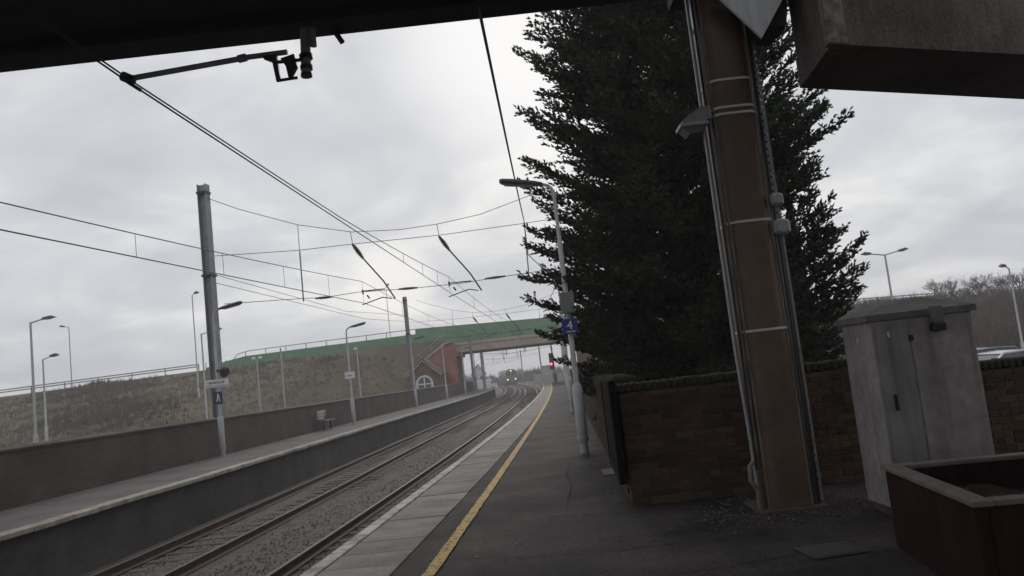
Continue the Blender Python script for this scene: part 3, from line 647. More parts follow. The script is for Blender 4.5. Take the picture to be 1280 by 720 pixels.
# gravel and litter at the foot of the wall and column
m = MB()
def peb(x, y, r):
    n = 5; a0 = random.random()*6; vs = [(x+r*math.cos(a0+k*1.257)*random.uniform(.7, 1.2), y+r*math.sin(a0+k*1.257)*random.uniform(.7, 1.2), .002) for k in range(n)]+[(x, y, .004+r*random.uniform(.5, .9))]
    m.add(vs, [(k, (k+1) % n, n) for k in range(n)])
for i in range(900):
    u = random.random()**1.5; x = 1.5+random.random()*3.2; y = 8.85-u*1.5+random.gauss(0, .12)
    if random.random() < .3: x, y = CX+random.gauss(0, .7), CY-.45+random.gauss(0, .28)
    if y < 8.95: peb(x, y, random.uniform(.006, .022))
for i in range(260): peb(random.uniform(-.6, 2.4), random.uniform(4.5, 12), random.uniform(.004, .011))
for i in range(300):
    y = random.uniform(9.5, 26); peb(WL(y)-.12-abs(random.gauss(0, .12)), y, random.uniform(.006, .016))
kind(m.build('gravel_litter', M_pebble), 'stuff')
m = MB(); m2_ = MB()
for i in range(420):
    y = 4.5+random.random()**1.5*22; x = random.uniform(YL(y)+.15, min(2.6, WL(y)-.1) if y > 9 else 2.6); r = random.uniform(.008, .02); n = 7; mm = m if i % 3 else m2_
    mm.add([(x+r*math.cos(k*.898)*random.uniform(.7, 1.1), y+r*math.sin(k*.898)*random.uniform(.7, 1.1), .0042) for k in range(n)], [tuple(range(n))])
kind(m2_.build('chewing_gum', mat('gum', (.16, .15, .145), (.11, .10, .10), scale=30, rough=.8), P1), 'stuff'); kind(m.build('dark_spots', M_crack, P1), 'stuff')

# ------------------------------------------------------------------ equipment cabinet
cbx0, cbx1, cby0, cby1, cbz = 3.06, 3.95, 7.0, 7.62, 1.70
cb = thing('equipment_cabinet', 'weathered grey metal trackside cabinet with hipped roof behind the planter', 'cabinet', ((cbx0+cbx1)/2, (cby0+cby1)/2, 0))
MB().bbox(cbx0, cbx1, cby0, cby1, .08, cbz, .008).build('body', M_cab, cb, world=True)
MB().bbox(cbx0+.03, cbx1-.03, cby0+.03, cby1-.03, 0, .08).build('plinth', M_concrete, cb, world=True)
ov = .035; rx0, rx1, ry0, ry1 = cbx0-ov, cbx1+ov, cby0-ov, cby1+ov; rz = cbz+.055
rf = MB(); rf.bbox(rx0, rx1, ry0, ry1, cbz+.001, rz)
mid = (ry0+ry1)/2
rf.add([(rx0+.004, ry0+.004, rz+.001), (rx1-.004, ry0+.004, rz+.001), (rx1-.004, ry1-.004, rz+.001), (rx0+.004, ry1-.004, rz+.001), (rx0+.34, mid, rz+.125), (rx1-.28, mid, rz+.125)], [(0,1,5,4), (1,2,5), (2,3,4,5), (3,0,4), (3,2,1,0)])
rf.build('roof', M_cabroof, cb, world=True)
dr = MB().bbox(cbx0+.035, cbx0+.315, cby0-.014, cby0-.001, .14, cbz-.05, .004).build('door', mat('cabinet_door', (.34, .322, .308), (.24, .226, .214), scale=2.4, rough=.65, streak=(.10, .07, .055), streak_amt=.6), cb, world=True)
dr2 = MB().bbox(cbx0+.33, cbx1-.03, cby0-.014, cby0-.001, .14, cbz-.05, .004).build('door', M_cab, cb, world=True)
MB().bbox(cbx0+.10, cbx0+.125, cby0-.04, cby0-.015, .92, 1.06, .006).build('handle', M_black, dr, world=True)
MB().bbox(cbx0+.13, cbx0+.15, cby0-.019, cby0-.015, 1.55, 1.60).build('label_plate', M_white, dr, world=True)
MB().bbox(cbx0+.31, cbx0+.345, cby0-.03, cby0-.015, 1.50, 1.55).build('hinge', M_darkmetal, dr2, world=True)
MB().bbox(cbx0+.31, cbx0+.345, cby0-.03, cby0-.015, .40, .45).build('hinge', M_darkmetal, dr2, world=True)
MB().bbox(cbx0-.006, cbx0-.001, cby0+.28, cby0+.30, 1.52, 1.57).build('label_plate', M_white, cb, world=True)
p = gy(1170, 396, cby0-.06); bx, bz = float(p[0]), float(p[2])
ft = MB().bbox(bx-.05, bx+.05, cby0-.10, cby0-.04, bz-.05, bz+.10, .008).build('bracket_box', M_cabroof, cb, world=True)
MB().bbox(bx-.055, bx+.055, cby0-.11, cby0-.016, bz-.12, bz-.052, .01).build('hasp', M_darkmetal, ft, world=True)

# ------------------------------------------------------------------ planter
a = Vector(gz(1105, 582, .6)); b = Vector(gz(1218, 628, .6)); ydir = (a-b); Lp = ydir.length; pang = math.atan2(ydir.y, ydir.x)-R(90)
pt = thing('planter', 'large dark red timber planter box with pale rim and bare soil', 'planter', (b.x, b.y, 0), pang)
Wd = 2.3; tk = .07; hp = .57
for nm, x0, x1, y0, y1 in (('side', 0, tk, 0, Lp), ('side', Wd-tk, Wd, 0, Lp), ('end', tk+.002, Wd-tk-.002, 0, tk), ('end', tk+.002, Wd-tk-.002, Lp-tk, Lp)):
    MB().bbox(x0, x1, y0, y1, .0, .57, .008).build('side_panel', M_plant, pt)
for x0, x1, y0, y1 in ((-.02, .10, -.02, Lp+.02), (Wd-.10, Wd+.02, -.02, Lp+.02), (.102, Wd-.102, -.02, .10), (.102, Wd-.102, Lp-.10, Lp+.02)):
    MB().bbox(x0, x1, y0, y1, hp+.002, hp+.035, .006).build('rim', M_rim, pt)
s_ = MB(); n = 22
for j in range(n+1):
    for i in range(n+1): s_.v.append((tk+(Wd-2*tk)*i/n, tk+(Lp-2*tk)*j/n, .40+random.uniform(-.02, .025)+.05*math.sin(i*.5)*math.sin(j*.4)))
for j in range(n):
    for i in range(n): q = j*(n+1)+i; s_.f.append((q, q+1, q+n+2, q+n+1)); s_.mi.append(0)
s_.build('soil', M_soil, pt)
m = MB()
for i in range(60):
    x, y = random.uniform(.15, Wd-.15), random.uniform(.15, Lp-.15); peb(0, 0, 0) if False else None
    l, w_, a_ = random.uniform(.02, .05), random.uniform(.008, .02), random.random()*6.28; z = .455
    m.add([(x, y, z), (x+l*math.cos(a_)-w_*math.sin(a_), y+l*math.sin(a_)+w_*math.cos(a_), z+.012), (x+2*l*math.cos(a_), y+2*l*math.sin(a_), z+.003), (x+l*math.cos(a_)+w_*math.sin(a_), y+l*math.sin(a_)-w_*math.cos(a_), z+.008)], [(0,1,2,3)])
kind(m.build('leaf_litter', mat('dead_leaf', (.20, .13, .08), (.1, .06, .04), scale=20, rough=.9), pt), 'stuff')

# ------------------------------------------------------------------ big cypress behind the wall
def cypress(loc, H, prof, nbr, label, seed=3, right=None):
    rg = np.random.default_rng(seed)
    t = thing('cypress_tree', label, 'tree', loc)
    lean = .0
    MB().tube([(0, 0, -.1), (.05, 0, H*.3), (0, .05, H*.6), (0, 0, H*.98)], [.34, .25, .15, .02], 10).build('trunk', M_bark, t, smooth=True)
    Vs = []; Ls = []; limbs = MB()
    pz = [p[0] for p in prof]; pr = [p[1] for p in prof]
    for b in range(nbr):
        z = H*(.045+.945*((b+rg.random())/nbr)**1.02); az = b*2.39996+rg.normal(0, .25)
        rad = np.interp(z, pz, pr)*(float(np.interp(z, [4.5, 6.5], [.86, 1.13]))*right if right and math.cos(az) > .25 else 1); Lb = min(rad*1.02, rad*rg.uniform(.60, 1.12)*(1+.10*math.sin(az*3+z*1.1)))
        el = rg.uniform(.30, .75)*min(1, .35+z/5)+.15*(z/H)
        nst = max(5, int(Lb/.13)); d0 = np.array([math.cos(az), math.sin(az), 0.]); sd = np.array([-math.sin(az), math.cos(az), 0.])
        pts = []
        for k in range(nst+1):
            s = k/nst; hgt = math.tan(el)*Lb*s*.8-.20*Lb*s*s*(1-z/H*.6)+.30*Lb*max(0, s-.6)**1.3
            pts.append(d0*Lb*s+sd*.10*Lb*math.sin(s*3+b)+np.array([0, 0, z-.30*Lb*min(1, .35+z/5)+hgt]))
        if Lb > .8: limbs.tube([pts[0], pts[nst//2], pts[max(1, int(nst*.85))]], [.035, .02, .006], 4, caps=False)
        for k in range(1, nst+1):
            s = k/nst; p = pts[k]; tg = pts[k]-pts[k-1]; tg /= np.linalg.norm(tg)
            if s < .22: continue
            for side in (-1, 1, 0):
                if side == 0 and rg.random() < .4 and s < .95: continue
                sl2 = Lb*.30*(1.06-s)**.75*rg.uniform(.6, 1.25)+.13
                if side == 0: sl2 *= .75
                dr_ = tg*rg.uniform(.6, .95)+sd*side*rg.uniform(.55, .95)+np.array([0, 0, rg.uniform(-.18, .42)+(.6 if side == 0 else 0)])
                dr_ /= np.linalg.norm(dr_)
                nl = max(3, int(sl2/.045))
                for q in range(nl):
                    u = (q+.6)/nl; c = p+dr_*sl2*u+np.array([0, 0, -.10*sl2*u*u+.05*u])+rg.normal(0, .018, 3)
                    for rep in range(3):
                        ld = dr_*.75+tg*.25+rg.normal(0, .34, 3); ld /= np.linalg.norm(ld)
                        wv = np.cross(ld, rg.normal(0, 1, 3)); wv /= np.linalg.norm(wv)+1e-9
                        ln = rg.uniform(.06, .125)*(1.1-.25*u); wd = rg.uniform(.013, .026)
                        i0 = len(Vs); Vs += [c-ld*ln*.25, c+ld*ln*.3+wv*wd, c+ld*ln, c+ld*ln*.3-wv*wd]; Ls.append(i0)
    limbs.build('limbs', M_bark, t)
    me = bpy.data.meshes.new('crown'); nf = len(Ls); va = np.array(Vs, dtype=np.float32)
    me.vertices.add(len(va)); me.vertices.foreach_set('co', va.ravel()); me.loops.add(nf*4); me.loops.foreach_set('vertex_index', np.arange(nf*4, dtype=np.int32))
    me.polygons.add(nf); me.polygons.foreach_set('loop_start', np.arange(0, nf*4, 4, dtype=np.int32)); me.update(calc_edges=True)
    me.materials.append(M_leaf); me.materials.append(M_leafold)
    me.polygons.foreach_set('material_index', (rg.random(nf) < .09).astype(np.int32))
    o = bpy.data.objects.new('crown', me); COL.objects.link(o); o.parent = t
    print('cypress leaves', nf)
    return t
tb = gy(858, 330, 17.2)
cypress((float(tb[0]), 17.2, -.95), 14.2, [(0, 1.4), (1.4, 2.2), (2.2, 2.85), (3.0, 3.2), (4.2, 3.38), (5.6, 3.45), (7.5, 3.15), (9.6, 2.65), (12, 1.8), (14.2, .15)], 620, 'tall dark evergreen cypress tree towering behind the brick wall', 3, 1.0)
tb2 = gy(998, 330, 16.6)
cypress((float(tb2[0]), 16.6, -.95), 6.3, [(0, .3), (2.0, .5), (2.9, .95), (3.7, 1.4), (4.6, 1.15), (5.8, .45), (6.3, .06)], 190, 'smaller cypress leaning out of the right side of the tall one', 8)
cypress((3.0, 22.5, -.95), 3.0, [(0, .7), (1.2, 1.1), (2.2, .9), (3.0, .1)], 80, 'low evergreen shrub below the left skirt of the tall cypress', 9)
cypress((3.75, 33., -.95), 3.7, [(0, .9), (1.6, 1.3), (2.8, .9), (3.7, .1)], 80, 'low evergreen shrub behind the platform wall beyond the tall cypress', 10)

# ------------------------------------------------------------------ platform lamp posts
def lamp_post(label, group, loc, rz=0, h=4.75):
    t = thing('lamp_post', label, 'lamp post', loc, rz, group)
    MB().tube([(0, 0, -.02), (0, 0, .2)], [.085, .075], 14).build('foot', M_galv, t, smooth=True)
    b = MB().tube([(0, 0, .2), (0, 0, .22), (0, 0, 1.22), (0, 0, 1.30)], [.09, .098, .098, .055], 14).build('base', M_greypost, t, smooth=True)
    MB().tube([(0, 0, .25), (0, 0, .31)], .112, 14).build('collar', M_galv, b)
    MB().tube([(0, 0, 1.29), (0, 0, h-1.15), (0, 0, h-1.1), (0, 0, h-.28), (-.03, 0, h-.13), (-.10, 0, h-.05), (-.26, 0, h)], [.052, .048, .036, .034, .033, .032, .03], 12).build('post', M_greypost, t, smooth=True)
    # lantern: tapered tray tilted up
    L = MB(); sec = [(-.20, .055, .035), (-.35, .10, .07), (-.75, .125, .085), (-.97, .11, .075), (-1.02, .06, .04)]; o0 = 0
    for (x, w, hh) in sec:
        zc_ = h+.0+(-x-.2)*.16
        L.v += [(x, -w, zc_-hh*.2), (x, -w*.8, zc_-hh*.75), (x, w*.8, zc_-hh*.75), (x, w, zc_-hh*.2), (x, w*.6, zc_+hh*.45), (x, -w*.6, zc_+hh*.45)]
    for i in range(len(sec)-1):
        for k in range(6): L.f.append((i*6+k, i*6+(k+1) % 6, (i+1)*6+(k+1) % 6, (i+1)*6+k)); L.mi.append(0)
    L.f += [tuple(range(6))[::-1], tuple(24+k for k in range(6))]; L.mi += [0, 0]
    ln = L.build('lantern', M_lumin, t)
    q = MB(); z0 = h+(.18)*.16-.06; z1 = h+.74*.16-.072; q.add([(-.40, -.07, z0-.012), (-.93, -.08, z1-.012), (-.93, .08, z1-.012), (-.40, .07, z0-.012), (-.40, -.07, z0+.01), (-.93, -.08, z1+.01), (-.93, .08, z1+.01), (-.40, .07, z0+.01)], [(0,1,2,3), (4,5,6,7), (0,1,5,4), (1,2,6,5), (2,3,7,6), (3,0,4,7)])
    q.build('diffuser', M_lens, ln)
    return t
GN, GF_ = 'lamp posts along the near platform', 'lamp posts along the far platform'
p0 = gz(731, 566)
lp1 = lamp_post('nearest grey platform lamp post carrying the blue number 4 sign', GN, (float(p0[0]), float(p0[1]), 0), R(4), 5.15)
lp2 = lamp_post('second lamp post of the near platform row, counting from the number 4 sign', GN, (WL(29)-.42, 29, 0), R(5))
ordn = ['third', 'fourth', 'fifth', 'sixth', 'seventh']
yl_ = [40, 50, 62, 75, 88]
for i, y in enumerate(yl_): clone(lp2, f'{ordn[i]} lamp post of the near platform row, counting from the number 4 sign', (WL(y)-.42, y, 0), R(5), GN)
fl1 = gz(279, 571)
pf = [(float(fl1[0]), float(fl1[1]))]+[(float(gz(443, 531)[0]), float(gz(443, 531)[1]))]+[(Fe(y)-2.0, y) for y in (56, 70, 84, 98)]
flab = ['far platform lamp post carrying the white station name board', 'far platform lamp post with a small white square sign near the bench', 'far platform lamp post standing before the arched window building', 'far platform lamp post in front of the bridge abutment', 'far platform lamp post just this side of the road bridge', 'farthest lamp post of the far platform, under the bridge']
for i, (x, y) in enumerate(pf): clone(lp2, flab[i], (x, y, 0), R(180-8), GF_)
# signs on the near post
X0, Y0 = float(p0[0]), float(p0[1])
bxg = thing('control_box', 'plain grey box above the blue number 4 sign', 'box', (X0, Y0, float(gy(710, 379, Y0)[2])))
MB().bbox(-.13, .13, -.17, -.055, -.2, .2, .012).build('case', mat('box_grey', (.17, .17, .17), (.14, .14, .14), scale=4, rough=.5), bxg)
for z in (-.12, .12): MB().bbox(-.06, .06, -.056, .06, z-.02, z+.02).build('bracket', M_galv, bxg)
s4 = thing('platform_sign', 'blue platform sign with white number 4 on the nearest lamp post', 'sign', (X0, Y0, float(gy(713, 408, Y0)[2])))
MB().bbox(-.148, .148, -.12, -.10, -.142, .142, .004).build('panel', M_blue, s4)
for z in (-.09, .09): MB().bbox(-.05, .05, -.10, .06, z-.015, z+.015).build('bracket', M_galv, s4)
cu = bpy.data.curves.new('numeral', 'FONT'); cu.body = '4'; cu.size = .225; cu.align_x = 'CENTER'; cu.extrude = .001
to = bpy.data.objects.new('numeral', cu); COL.objects.link(to); dg = bpy.context.evaluated_depsgraph_get(); me = bpy.data.meshes.new_from_object(to.evaluated_get(dg)); bpy.data.objects.remove(to)
me.materials.append(M_white); nm = bpy.data.objects.new('numeral', me); COL.objects.link(nm); nm.parent = s4; nm.location = (-.005, -.1225, -.055); nm.rotation_euler = (R(90), 0, 0)
m = MB()
for x0, x1 in ((-.075, -.055), (-.048, -.03), (-.022, -.002), (.012, .03), (.037, .055), (.062, .085)): m.bbox(x0, x1, -.1225, -.1212, -.112, -.092)
m.build('small_lettering', M_white, s4)
# small loudspeaker and signs on the far post
X1, Y1 = pf[0]
nbz = float(gy(275, 479, Y1)[2])
nb2 = thing('station_name_board', 'long white station name board on the far platform lamp post', 'sign', (X1, Y1, nbz), R(8))
MB().bbox(-.36, .36, -.11, -.09, -.13, .13, .005).build('panel', M_white, nb2)
m = MB(); x = -.25
for w in (.05, .035, .045, .05, .035, .05, .04, .045): m.bbox(x, x+w, -.113, -.1105, -.01+random.uniform(-.006, .006), .065); x += w+.018
m.build('lettering', M_ink, nb2)
MB().bbox(-.34, .34, -.113, -.1105, -.105, -.06).build('lower_band', mat('band_green', (.42, .45, .40), (.35, .38, .33), scale=4, rough=.6), nb2)
MB().bbox(-.05, .05, -.09, .06, -.03, .03).build('bracket', M_galv, nb2)
az_ = float(gy(277, 497, Y1)[2])
as_ = thing('direction_sign', 'small dark plate with white arrow mark below the station name board', 'sign', (X1, Y1, az_), R(8))
MB().bbox(-.13, .13, -.10, -.085, -.2, .2, .004).build('panel', mat('navy_plate', (.05, .045, .09), (.04, .036, .075), rough=.5), as_)
MB().add([(-.06, -.1025, -.12), (-.03, -.1025, -.12), (0, -.1025, .06), (.03, -.1025, -.12), (.06, -.1025, -.12), (.012, -.1025, .14), (-.012, -.1025, .14)], [(0, 1, 2, 6), (2, 3, 4, 5), (2, 5, 6)]).build('arrow', M_white, as_)
MB().bbox(-.04, .04, -.085, .05, -.02, .02).build('bracket', M_galv, as_)
lz = float(gy(284, 463, Y1)[2])
ls = thing('loudspeaker', 'small horn loudspeaker above the white station name board', 'loudspeaker', (X1+.18, Y1-.05, lz))
MB().tube([(-.16, 0, .02), (-.02, -.02, .02), (.06, -.06, -.02), (.13, -.13, -.06)], [.05, .06, .11, .17], 12).build('horn', M_lumin, ls, smooth=True)
MB().tube([(.115, -.115, -.052), (.12, -.12, -.056)], [.13, .13], 12).build('mouth', M_white, ls)
X2, Y2 = pf[1]
sq = thing('square_sign', 'small white square sign on the far lamp post near the bench', 'sign', (X2+.06, Y2, float(gy(438, 469, Y2)[2])), R(8))
MB().bbox(-.30, .17, -.10, -.085, -.17, .17, .004).build('panel', M_white, sq)
m = MB()
for x0, x1 in ((-.17, -.11), (-.09, -.05), (-.03, .03)): m.bbox(x0, x1, -.104, -.1008, -.05, .02)
m.build('lettering', M_ink, sq); MB().bbox(-.08, -.02, -.085, .04, -.03, .03).build('bracket', M_galv, sq)

# bench on the far platform
bp = gz(404, 538); bn = thing('platform_bench', 'pale perforated metal bench against the far platform wall', 'bench', (Fe(bp[1])-2.35, float(bp[1]), 0), R(-4))
m = MB()
for i in range(4):
    for j in range(3): MB().bbox(-.03+.02*j-.26, -.008+.02*j-.26, -.62+i*.31+.015, -.62+(i+1)*.31-.015, .50+.14*j, .62+.14*j, .006).build('back_slat', M_greypost, bn)
for i in range(4): MB().bbox(-.22, .22, -.62+i*.31+.01, -.62+(i+1)*.31-.01, .42, .45, .006).build('seat_panel', M_lumin, bn)
for y in (-.5, .5): MB().bbox(-.03, .03, y-.03, y+.03, 0, .42).build('leg', M_darkmetal, bn); MB().bbox(-.28, -.24, y-.02, y+.02, .4, .9).build('back_support', M_darkmetal, bn)

# ------------------------------------------------------------------ overhead line: masts, headspans, wires
def mast(label, x, y, z0, h, w=.30, rz=0):
    t = thing('line_mast', label, 'mast', (x, y, z0), rz, 'overhead line masts')
    for s_ in (-1, 1): MB().bbox(-w/2, w/2, s_*(w/2-.018)-.009, s_*(w/2-.018)+.009, -.3, h).build('flange', M_mast, t)
    MB().bbox(-.012, .012, -w/2+.03, w/2-.03, -.3, h-.002).build('web', M_mast, t)
    MB().bbox(-w/2-.02, w/2+.02, -w/2-.02, w/2+.02, h-.35, h-.27).build('clamp', M_darkmetal, t)
    MB().bbox(-w/2-.03, w/2+.03, -w/2-.03, w/2+.03, h*.68, h*.68+.08).build('clamp', M_darkmetal, t)
    return t
YH = 28.3
mt_ = gy(253.5, 231, YH); mx1, mz1 = float(mt_[0]), float(mt_[2])
mast('tall grey steel mast behind the station name board', mx1, YH, -.95, mz1+.95, .33, R(80))
mast('tall grey mast behind the cypress tree, right end of the near cross-span', 4.9, YH+.3, -.95, mz1+.95, .33, R(90))
WR = .016
def wire(m, pts, r=WR, n=4): m.tube(pts, r, n, caps=False)
def px(p, Y=YH): q = gy(p[0], p[1], Y); return (float(q[0]), Y, float(q[2]))
def insul(a, b, par, r=.075):
    m = MB(); a = Vector(a); b = Vector(b); d = b-a; n = 9; pts = []; rs = []
    for k in range(n*2+1):
        pts.append(a+d*k/(2*n)); rs.append((r if k % 2 else r*.5)*(.55+.45*math.sin(math.pi*k/(2*n))))
    m.tube(pts, rs, 8); return m.build('insulator', M_insul, par)
def headspan(label, Y, tf, xr=5.0):
    """tf maps a picture point of the near cross-span to this one"""
    q = lambda x, y: tf(px((x, y)))
    t = thing('cross_span', label, 'overhead wires', (0, 0, 0), group='cross-span wires between masts')
    m = MB(); wire(m, [q(257, 247), q(300, 262), q(372, 281), q(440, 290), q(500, 287), q(547, 280), q(600, 268), q(650, 249), q(760, 205)], .011)
    m.build('span_wire', M_wire, t)
    m = MB(); wire(m, [q(268, 320), q(372, 313), q(441, 305), q(549, 294), q(656, 279), q(770, 262)], .011); m.build('span_wire', M_wire, t)
    m = MB(); wire(m, [q(280, 380), q(379, 373), q(404, 372), q(449, 365), q(510, 361), q(577, 354), q(620, 347), q(661, 341), q(780, 322)], .011); m.build('span_wire', M_wire, t)
    for (a, b) in (((394, 373), (416, 371)), ((498, 361.5), (522, 359.5)), ((606, 348.5), (632, 345))): insul(q(*a), q(*b), t, .065)
    # vertical drop tubes
    for (a, b) in (((372, 281), (379.5, 377)), ((655, 278), (661, 343))):
        m = MB(); mid = (a[0]+(b[0]-a[0])*.35, a[1]+(b[1]-a[1])*.35)
        wire(m, [q(*a), q(*mid)], .013, 5); wire(m, [q(*mid), q(*b)], .026, 6); m.build('drop_tube', M_mast, t)
    # slanting support tubes with insulators and registration arms
    for (dx, dy) in ((0, 0), (108, -10)):
        A = lambda x, y: q(x+dx, y+dy)
        m = MB(); wire(m, [A(438, 290), A(441, 306)], .012, 5); wire(m, [A(454, 323), A(480, 352), A(494, 373)], .03, 6); m.build('support_tube', M_darkmetal, t)
        insul(A(440.5, 305), A(454, 323), t, .10)
        m = MB(); wire(m, [A(481, 361), A(453, 364)], .022, 5); wire(m, [A(453, 362), A(454, 368)], .03, 5); wire(m, [A(490, 373), A(478, 371.5), A(453, 381)], .02, 5); wire(m, [A(459, 369), A(462, 373)], .03, 5)
        m.build('registration_arm', M_darkmetal, t)
    return t
headspan('near cross-span of wires and slanting insulated arms over the tracks', YH, lambda p: p)
YH2 = 64.; m2 = gy(505.5, 371, YH2); mx2, mz2 = float(m2[0]), float(m2[2])
def tf2(p):
    f = (T1(YH2)-T1(YH)); return (p[0]*.86+f-.6, YH2, 4.65+(p[2]-4.65)*.82)
mast('slender grey mast left of the arched window building', mx2, YH2, -.95, mz2+.95, .30, R(85))
mast('grey mast hidden beside the cypress at the second cross-span', 6.2, YH2, -.95, mz2+.95, .30, R(85))
headspan('second cross-span of wires, beside the slender mast', YH2, tf2)
ym = [(87, Fe(87)-1.3, 7.4, 'mast standing on the far platform under the bridge edge'), (128, Fe(128)-2.6, 8.4, 'mast just beyond the road bridge on the left'), (168, Fe(168)-2.8, 8.4, 'far mast seen under the bridge near the train'),
      (128, N(128)+2.8, 8.6, 'mast beyond the bridge above the red signal'), (168, N(168)+3.2, 8.6, 'far mast beyond the bridge right of the train'), (215, N(215)+3, 8.6, 'farthest mast on the right seen under the bridge')]
for y, x, h, lb in ym: mast('grey overhead line '+lb, x, y, -.95, h, .28, R(85))
for y in (128, 168, 215):
    t = thing('cross_span', {128: 'faint cross-span just beyond the road bridge', 168: 'faint cross-span over the tracks near the train', 215: 'faintest cross-span farthest down the line'}[y], 'overhead wires', (T2(y), y, 4), group='cross-span wires between masts')
    m = MB()
    for zq in (6.9, 5.9, 4.9): wire(m, [(Fe(y)-2.6, y, zq+.4), (T2(y), y, zq), (T1(y), y, zq), (N(y)+2.9, y, zq+.4)], .02)
    for xx in (T2(y), T1(y)): wire(m, [(xx, y, 6.9), (xx, y, 4.7)], .05)
    m.build('span_wire', M_wire, t, world=True)
# running wires
def overhead(label, sup, r, zc0=None):
    """contact wire and catenary through a list of supports (x, y, z_contact, z_catenary)"""
    t = thing('overhead_line', label, 'overhead wire', sup[0][:3], group='overhead wires above the tracks')
    c = MB(); wire(c, [(s[0], s[1], s[2]) for s in sup], r); c.build('contact_wire', M_wire, t, world=True)
    k = MB(); pts = []
    for a, b in zip(sup[:-1], sup[1:]):
        nn = 10; ln = b[1]-a[1]; sag = min(.45, ln*ln*.00022)*(1 if ln > 12 else .1)
        for i in range(nn):
            u = i/nn; zk = a[3]+(b[3]-a[3])*u-4*sag*u*(1-u); zk = max(zk, a[2]+(b[2]-a[2])*u+.03)
            pts.append((a[0]+(b[0]-a[0])*u, a[1]+ln*u, zk))
    pts.append((sup[-1][0], sup[-1][1], sup[-1][3])); wire(k, pts, r*.9); k.build('catenary_wire', M_wire, t, world=True)
    for p in pts[::2]:
        zcn = np.interp(p[1], [s[1] for s in sup], [s[2] for s in sup]); xx = np.interp(p[1], [s[1] for s in sup], [s[0] for s in sup])
        if p[1] > 12 and p[2]-zcn > .15:
            d = MB(); wire(d, [(xx, p[1], zcn), p], r*.5, 3); d.build('dropper', M_wire, t, world=True)
    return t
arm_end = gy(163, 103, 6.95)
ax, az0 = float(arm_end[0]), float(arm_end[2])
ca1, ct1 = px((563, 351)), px((563, 366)); ca2, ct2 = px((455, 362)), px((455, 379))
overhead('overhead wires of the near track passing under the footbridge', [(ax-.5, -8, az0, az0+.03), (ax, 6.95, az0-.012, az0+.022), (ax+(ct1[0]-ax)*.33, 14, az0+(ct1[2]-az0)*.33-.01, az0+(ct1[2]-az0)*.33+.06), (ct1[0], YH, ct1[2], ca1[2]+.15), (T1(64)+.1, 64, 4.6, 5.5), (T1(100), 100, 4.2, 4.45), (T1(128)-.2, 128, 4.6, 5.6), (T1(168)+.2, 168, 4.6, 5.6), (T1(215), 215, 4.6, 5.6), (T1(300), 300, 4.6, 5.6)], .0115)
l0, l1 = gz(0, 287, 4.55), gz(0, 235, 4.95)
overhead('overhead wires of the far track crossing in front of the tall mast', [(float(l0[0])-.6, -4, 4.5, 4.62), (float(l0[0]), float(l0[1]), 4.55, 4.97), (ct2[0], YH, ct2[2], ca2[2]+.3), (T2(64)-.1, 64, 4.6, 5.5), (T2(100), 100, 4.2, 4.45), (T2(128)+.2, 128, 4.6, 5.6), (T2(168)-.2, 168, 4.6, 5.6), (T2(215), 215, 4.6, 5.6), (T2(300), 300, 4.6, 5.6)], .012)
# earth wire at the right, dropping to the cross-span
t = thing('earth_wire', 'single dark wire descending steeply from the footbridge beside the cypress', 'overhead wire', (0, 7, 4.9))
b0 = gz(600, 18, 4.93); b1_ = px((655, 276)); m = MB()
pts = [(float(b0[0])-.1, -4, 4.7), tuple(map(float, b0))]
for i in range(1, 9): u = i/8; pts.append((b0[0]+(b1_[0]-b0[0])*u, b0[1]+(b1_[1]-b0[1])*u, b0[2]+(b1_[2]-b0[2])*u-.25*4*u*(1-u)*.4))
pts += [px((660, 318)), (b1_[0]+1.6, 40, 5.9), (T1(64)+2.4, 64, 6.2)]
wire(m, pts, .017, 5); m.build('wire', M_wire, t, world=True)
# feed wires fixed to the left mast, seen against the sky
t = thing('feeder_wire', 'thin wire strung between the tall mast and the slender mast', 'overhead wire', (mx1, YH, mz1-.5))
m = MB(); wire(m, [(mx1+.15, YH, mz1-3.3), ((mx1+mx2)/2, (YH+YH2)/2, (mz1-3.3+mz2-1.5)/2-.5), (mx2, YH2, mz2-1.5)], .012); wire(m, [(mx1+.15, YH, mz1-3.6), ((mx1+mx2)/2+1, (YH+YH2)/2, (mz1-3.5+mz2-2.2)/2-.6), (mx2+1, YH2, mz2-2.2)], .012); m.build('wire', M_wire, t, world=True)

# registration arm hung from the footbridge
ar = thing('support_arm', 'grey insulated wire support arm hung under the footbridge', 'overhead bracket', (-1.63, 6.95, 4.5))
Q = lambda x, y: tuple(map(float, gy(x, y, 6.95)))
m = MB(); m.tube([Q(381, 30), Q(383, 94)], .045, 10); m.build('hanger', M_mast, ar, world=True)
MB().tube([Q(390, 36), Q(392, 58)], .03, 8).build('hanger_clamp', M_mast, ar, world=True)
m = MB(); m.tube([Q(382, 68), Q(383, 74)], .06, 10); m.tube([Q(383, 82), Q(383.5, 87)], .056, 10); m.tube([Q(383, 92), Q(383.4, 96)], .052, 10); m.build('collar', M_darkmetal, ar, world=True)
m = MB(); m.tube([Q(164, 98), Q(300, 73.5)], .027, 8); m.build('arm_tube', M_mast, ar, world=True)
MB().tube([Q(298, 74), Q(308, 71.5)], .038, 8).build('sleeve', M_mast, ar, world=True)
MB().tube([Q(306, 72), Q(359, 65)], .026, 8).build('arm_tube', M_mast, ar, world=True)
MB().prism([(Q(*p)[0], Q(*p)[2]) for p in ((330, 67), (346, 66), (349, 90), (352, 101), (346, 102), (341, 78), (330, 74))], 'y', 6.93, 6.97).build('bracket_plate', M_darkmetal, ar, world=True)
MB().prism([(Q(*p)[0], Q(*p)[2]) for p in ((351, 74), (368, 68), (372, 84), (365, 97), (361, 97), (358, 84))], 'y', 6.93, 6.97).build('bracket_plate', M_darkmetal, ar, world=True)
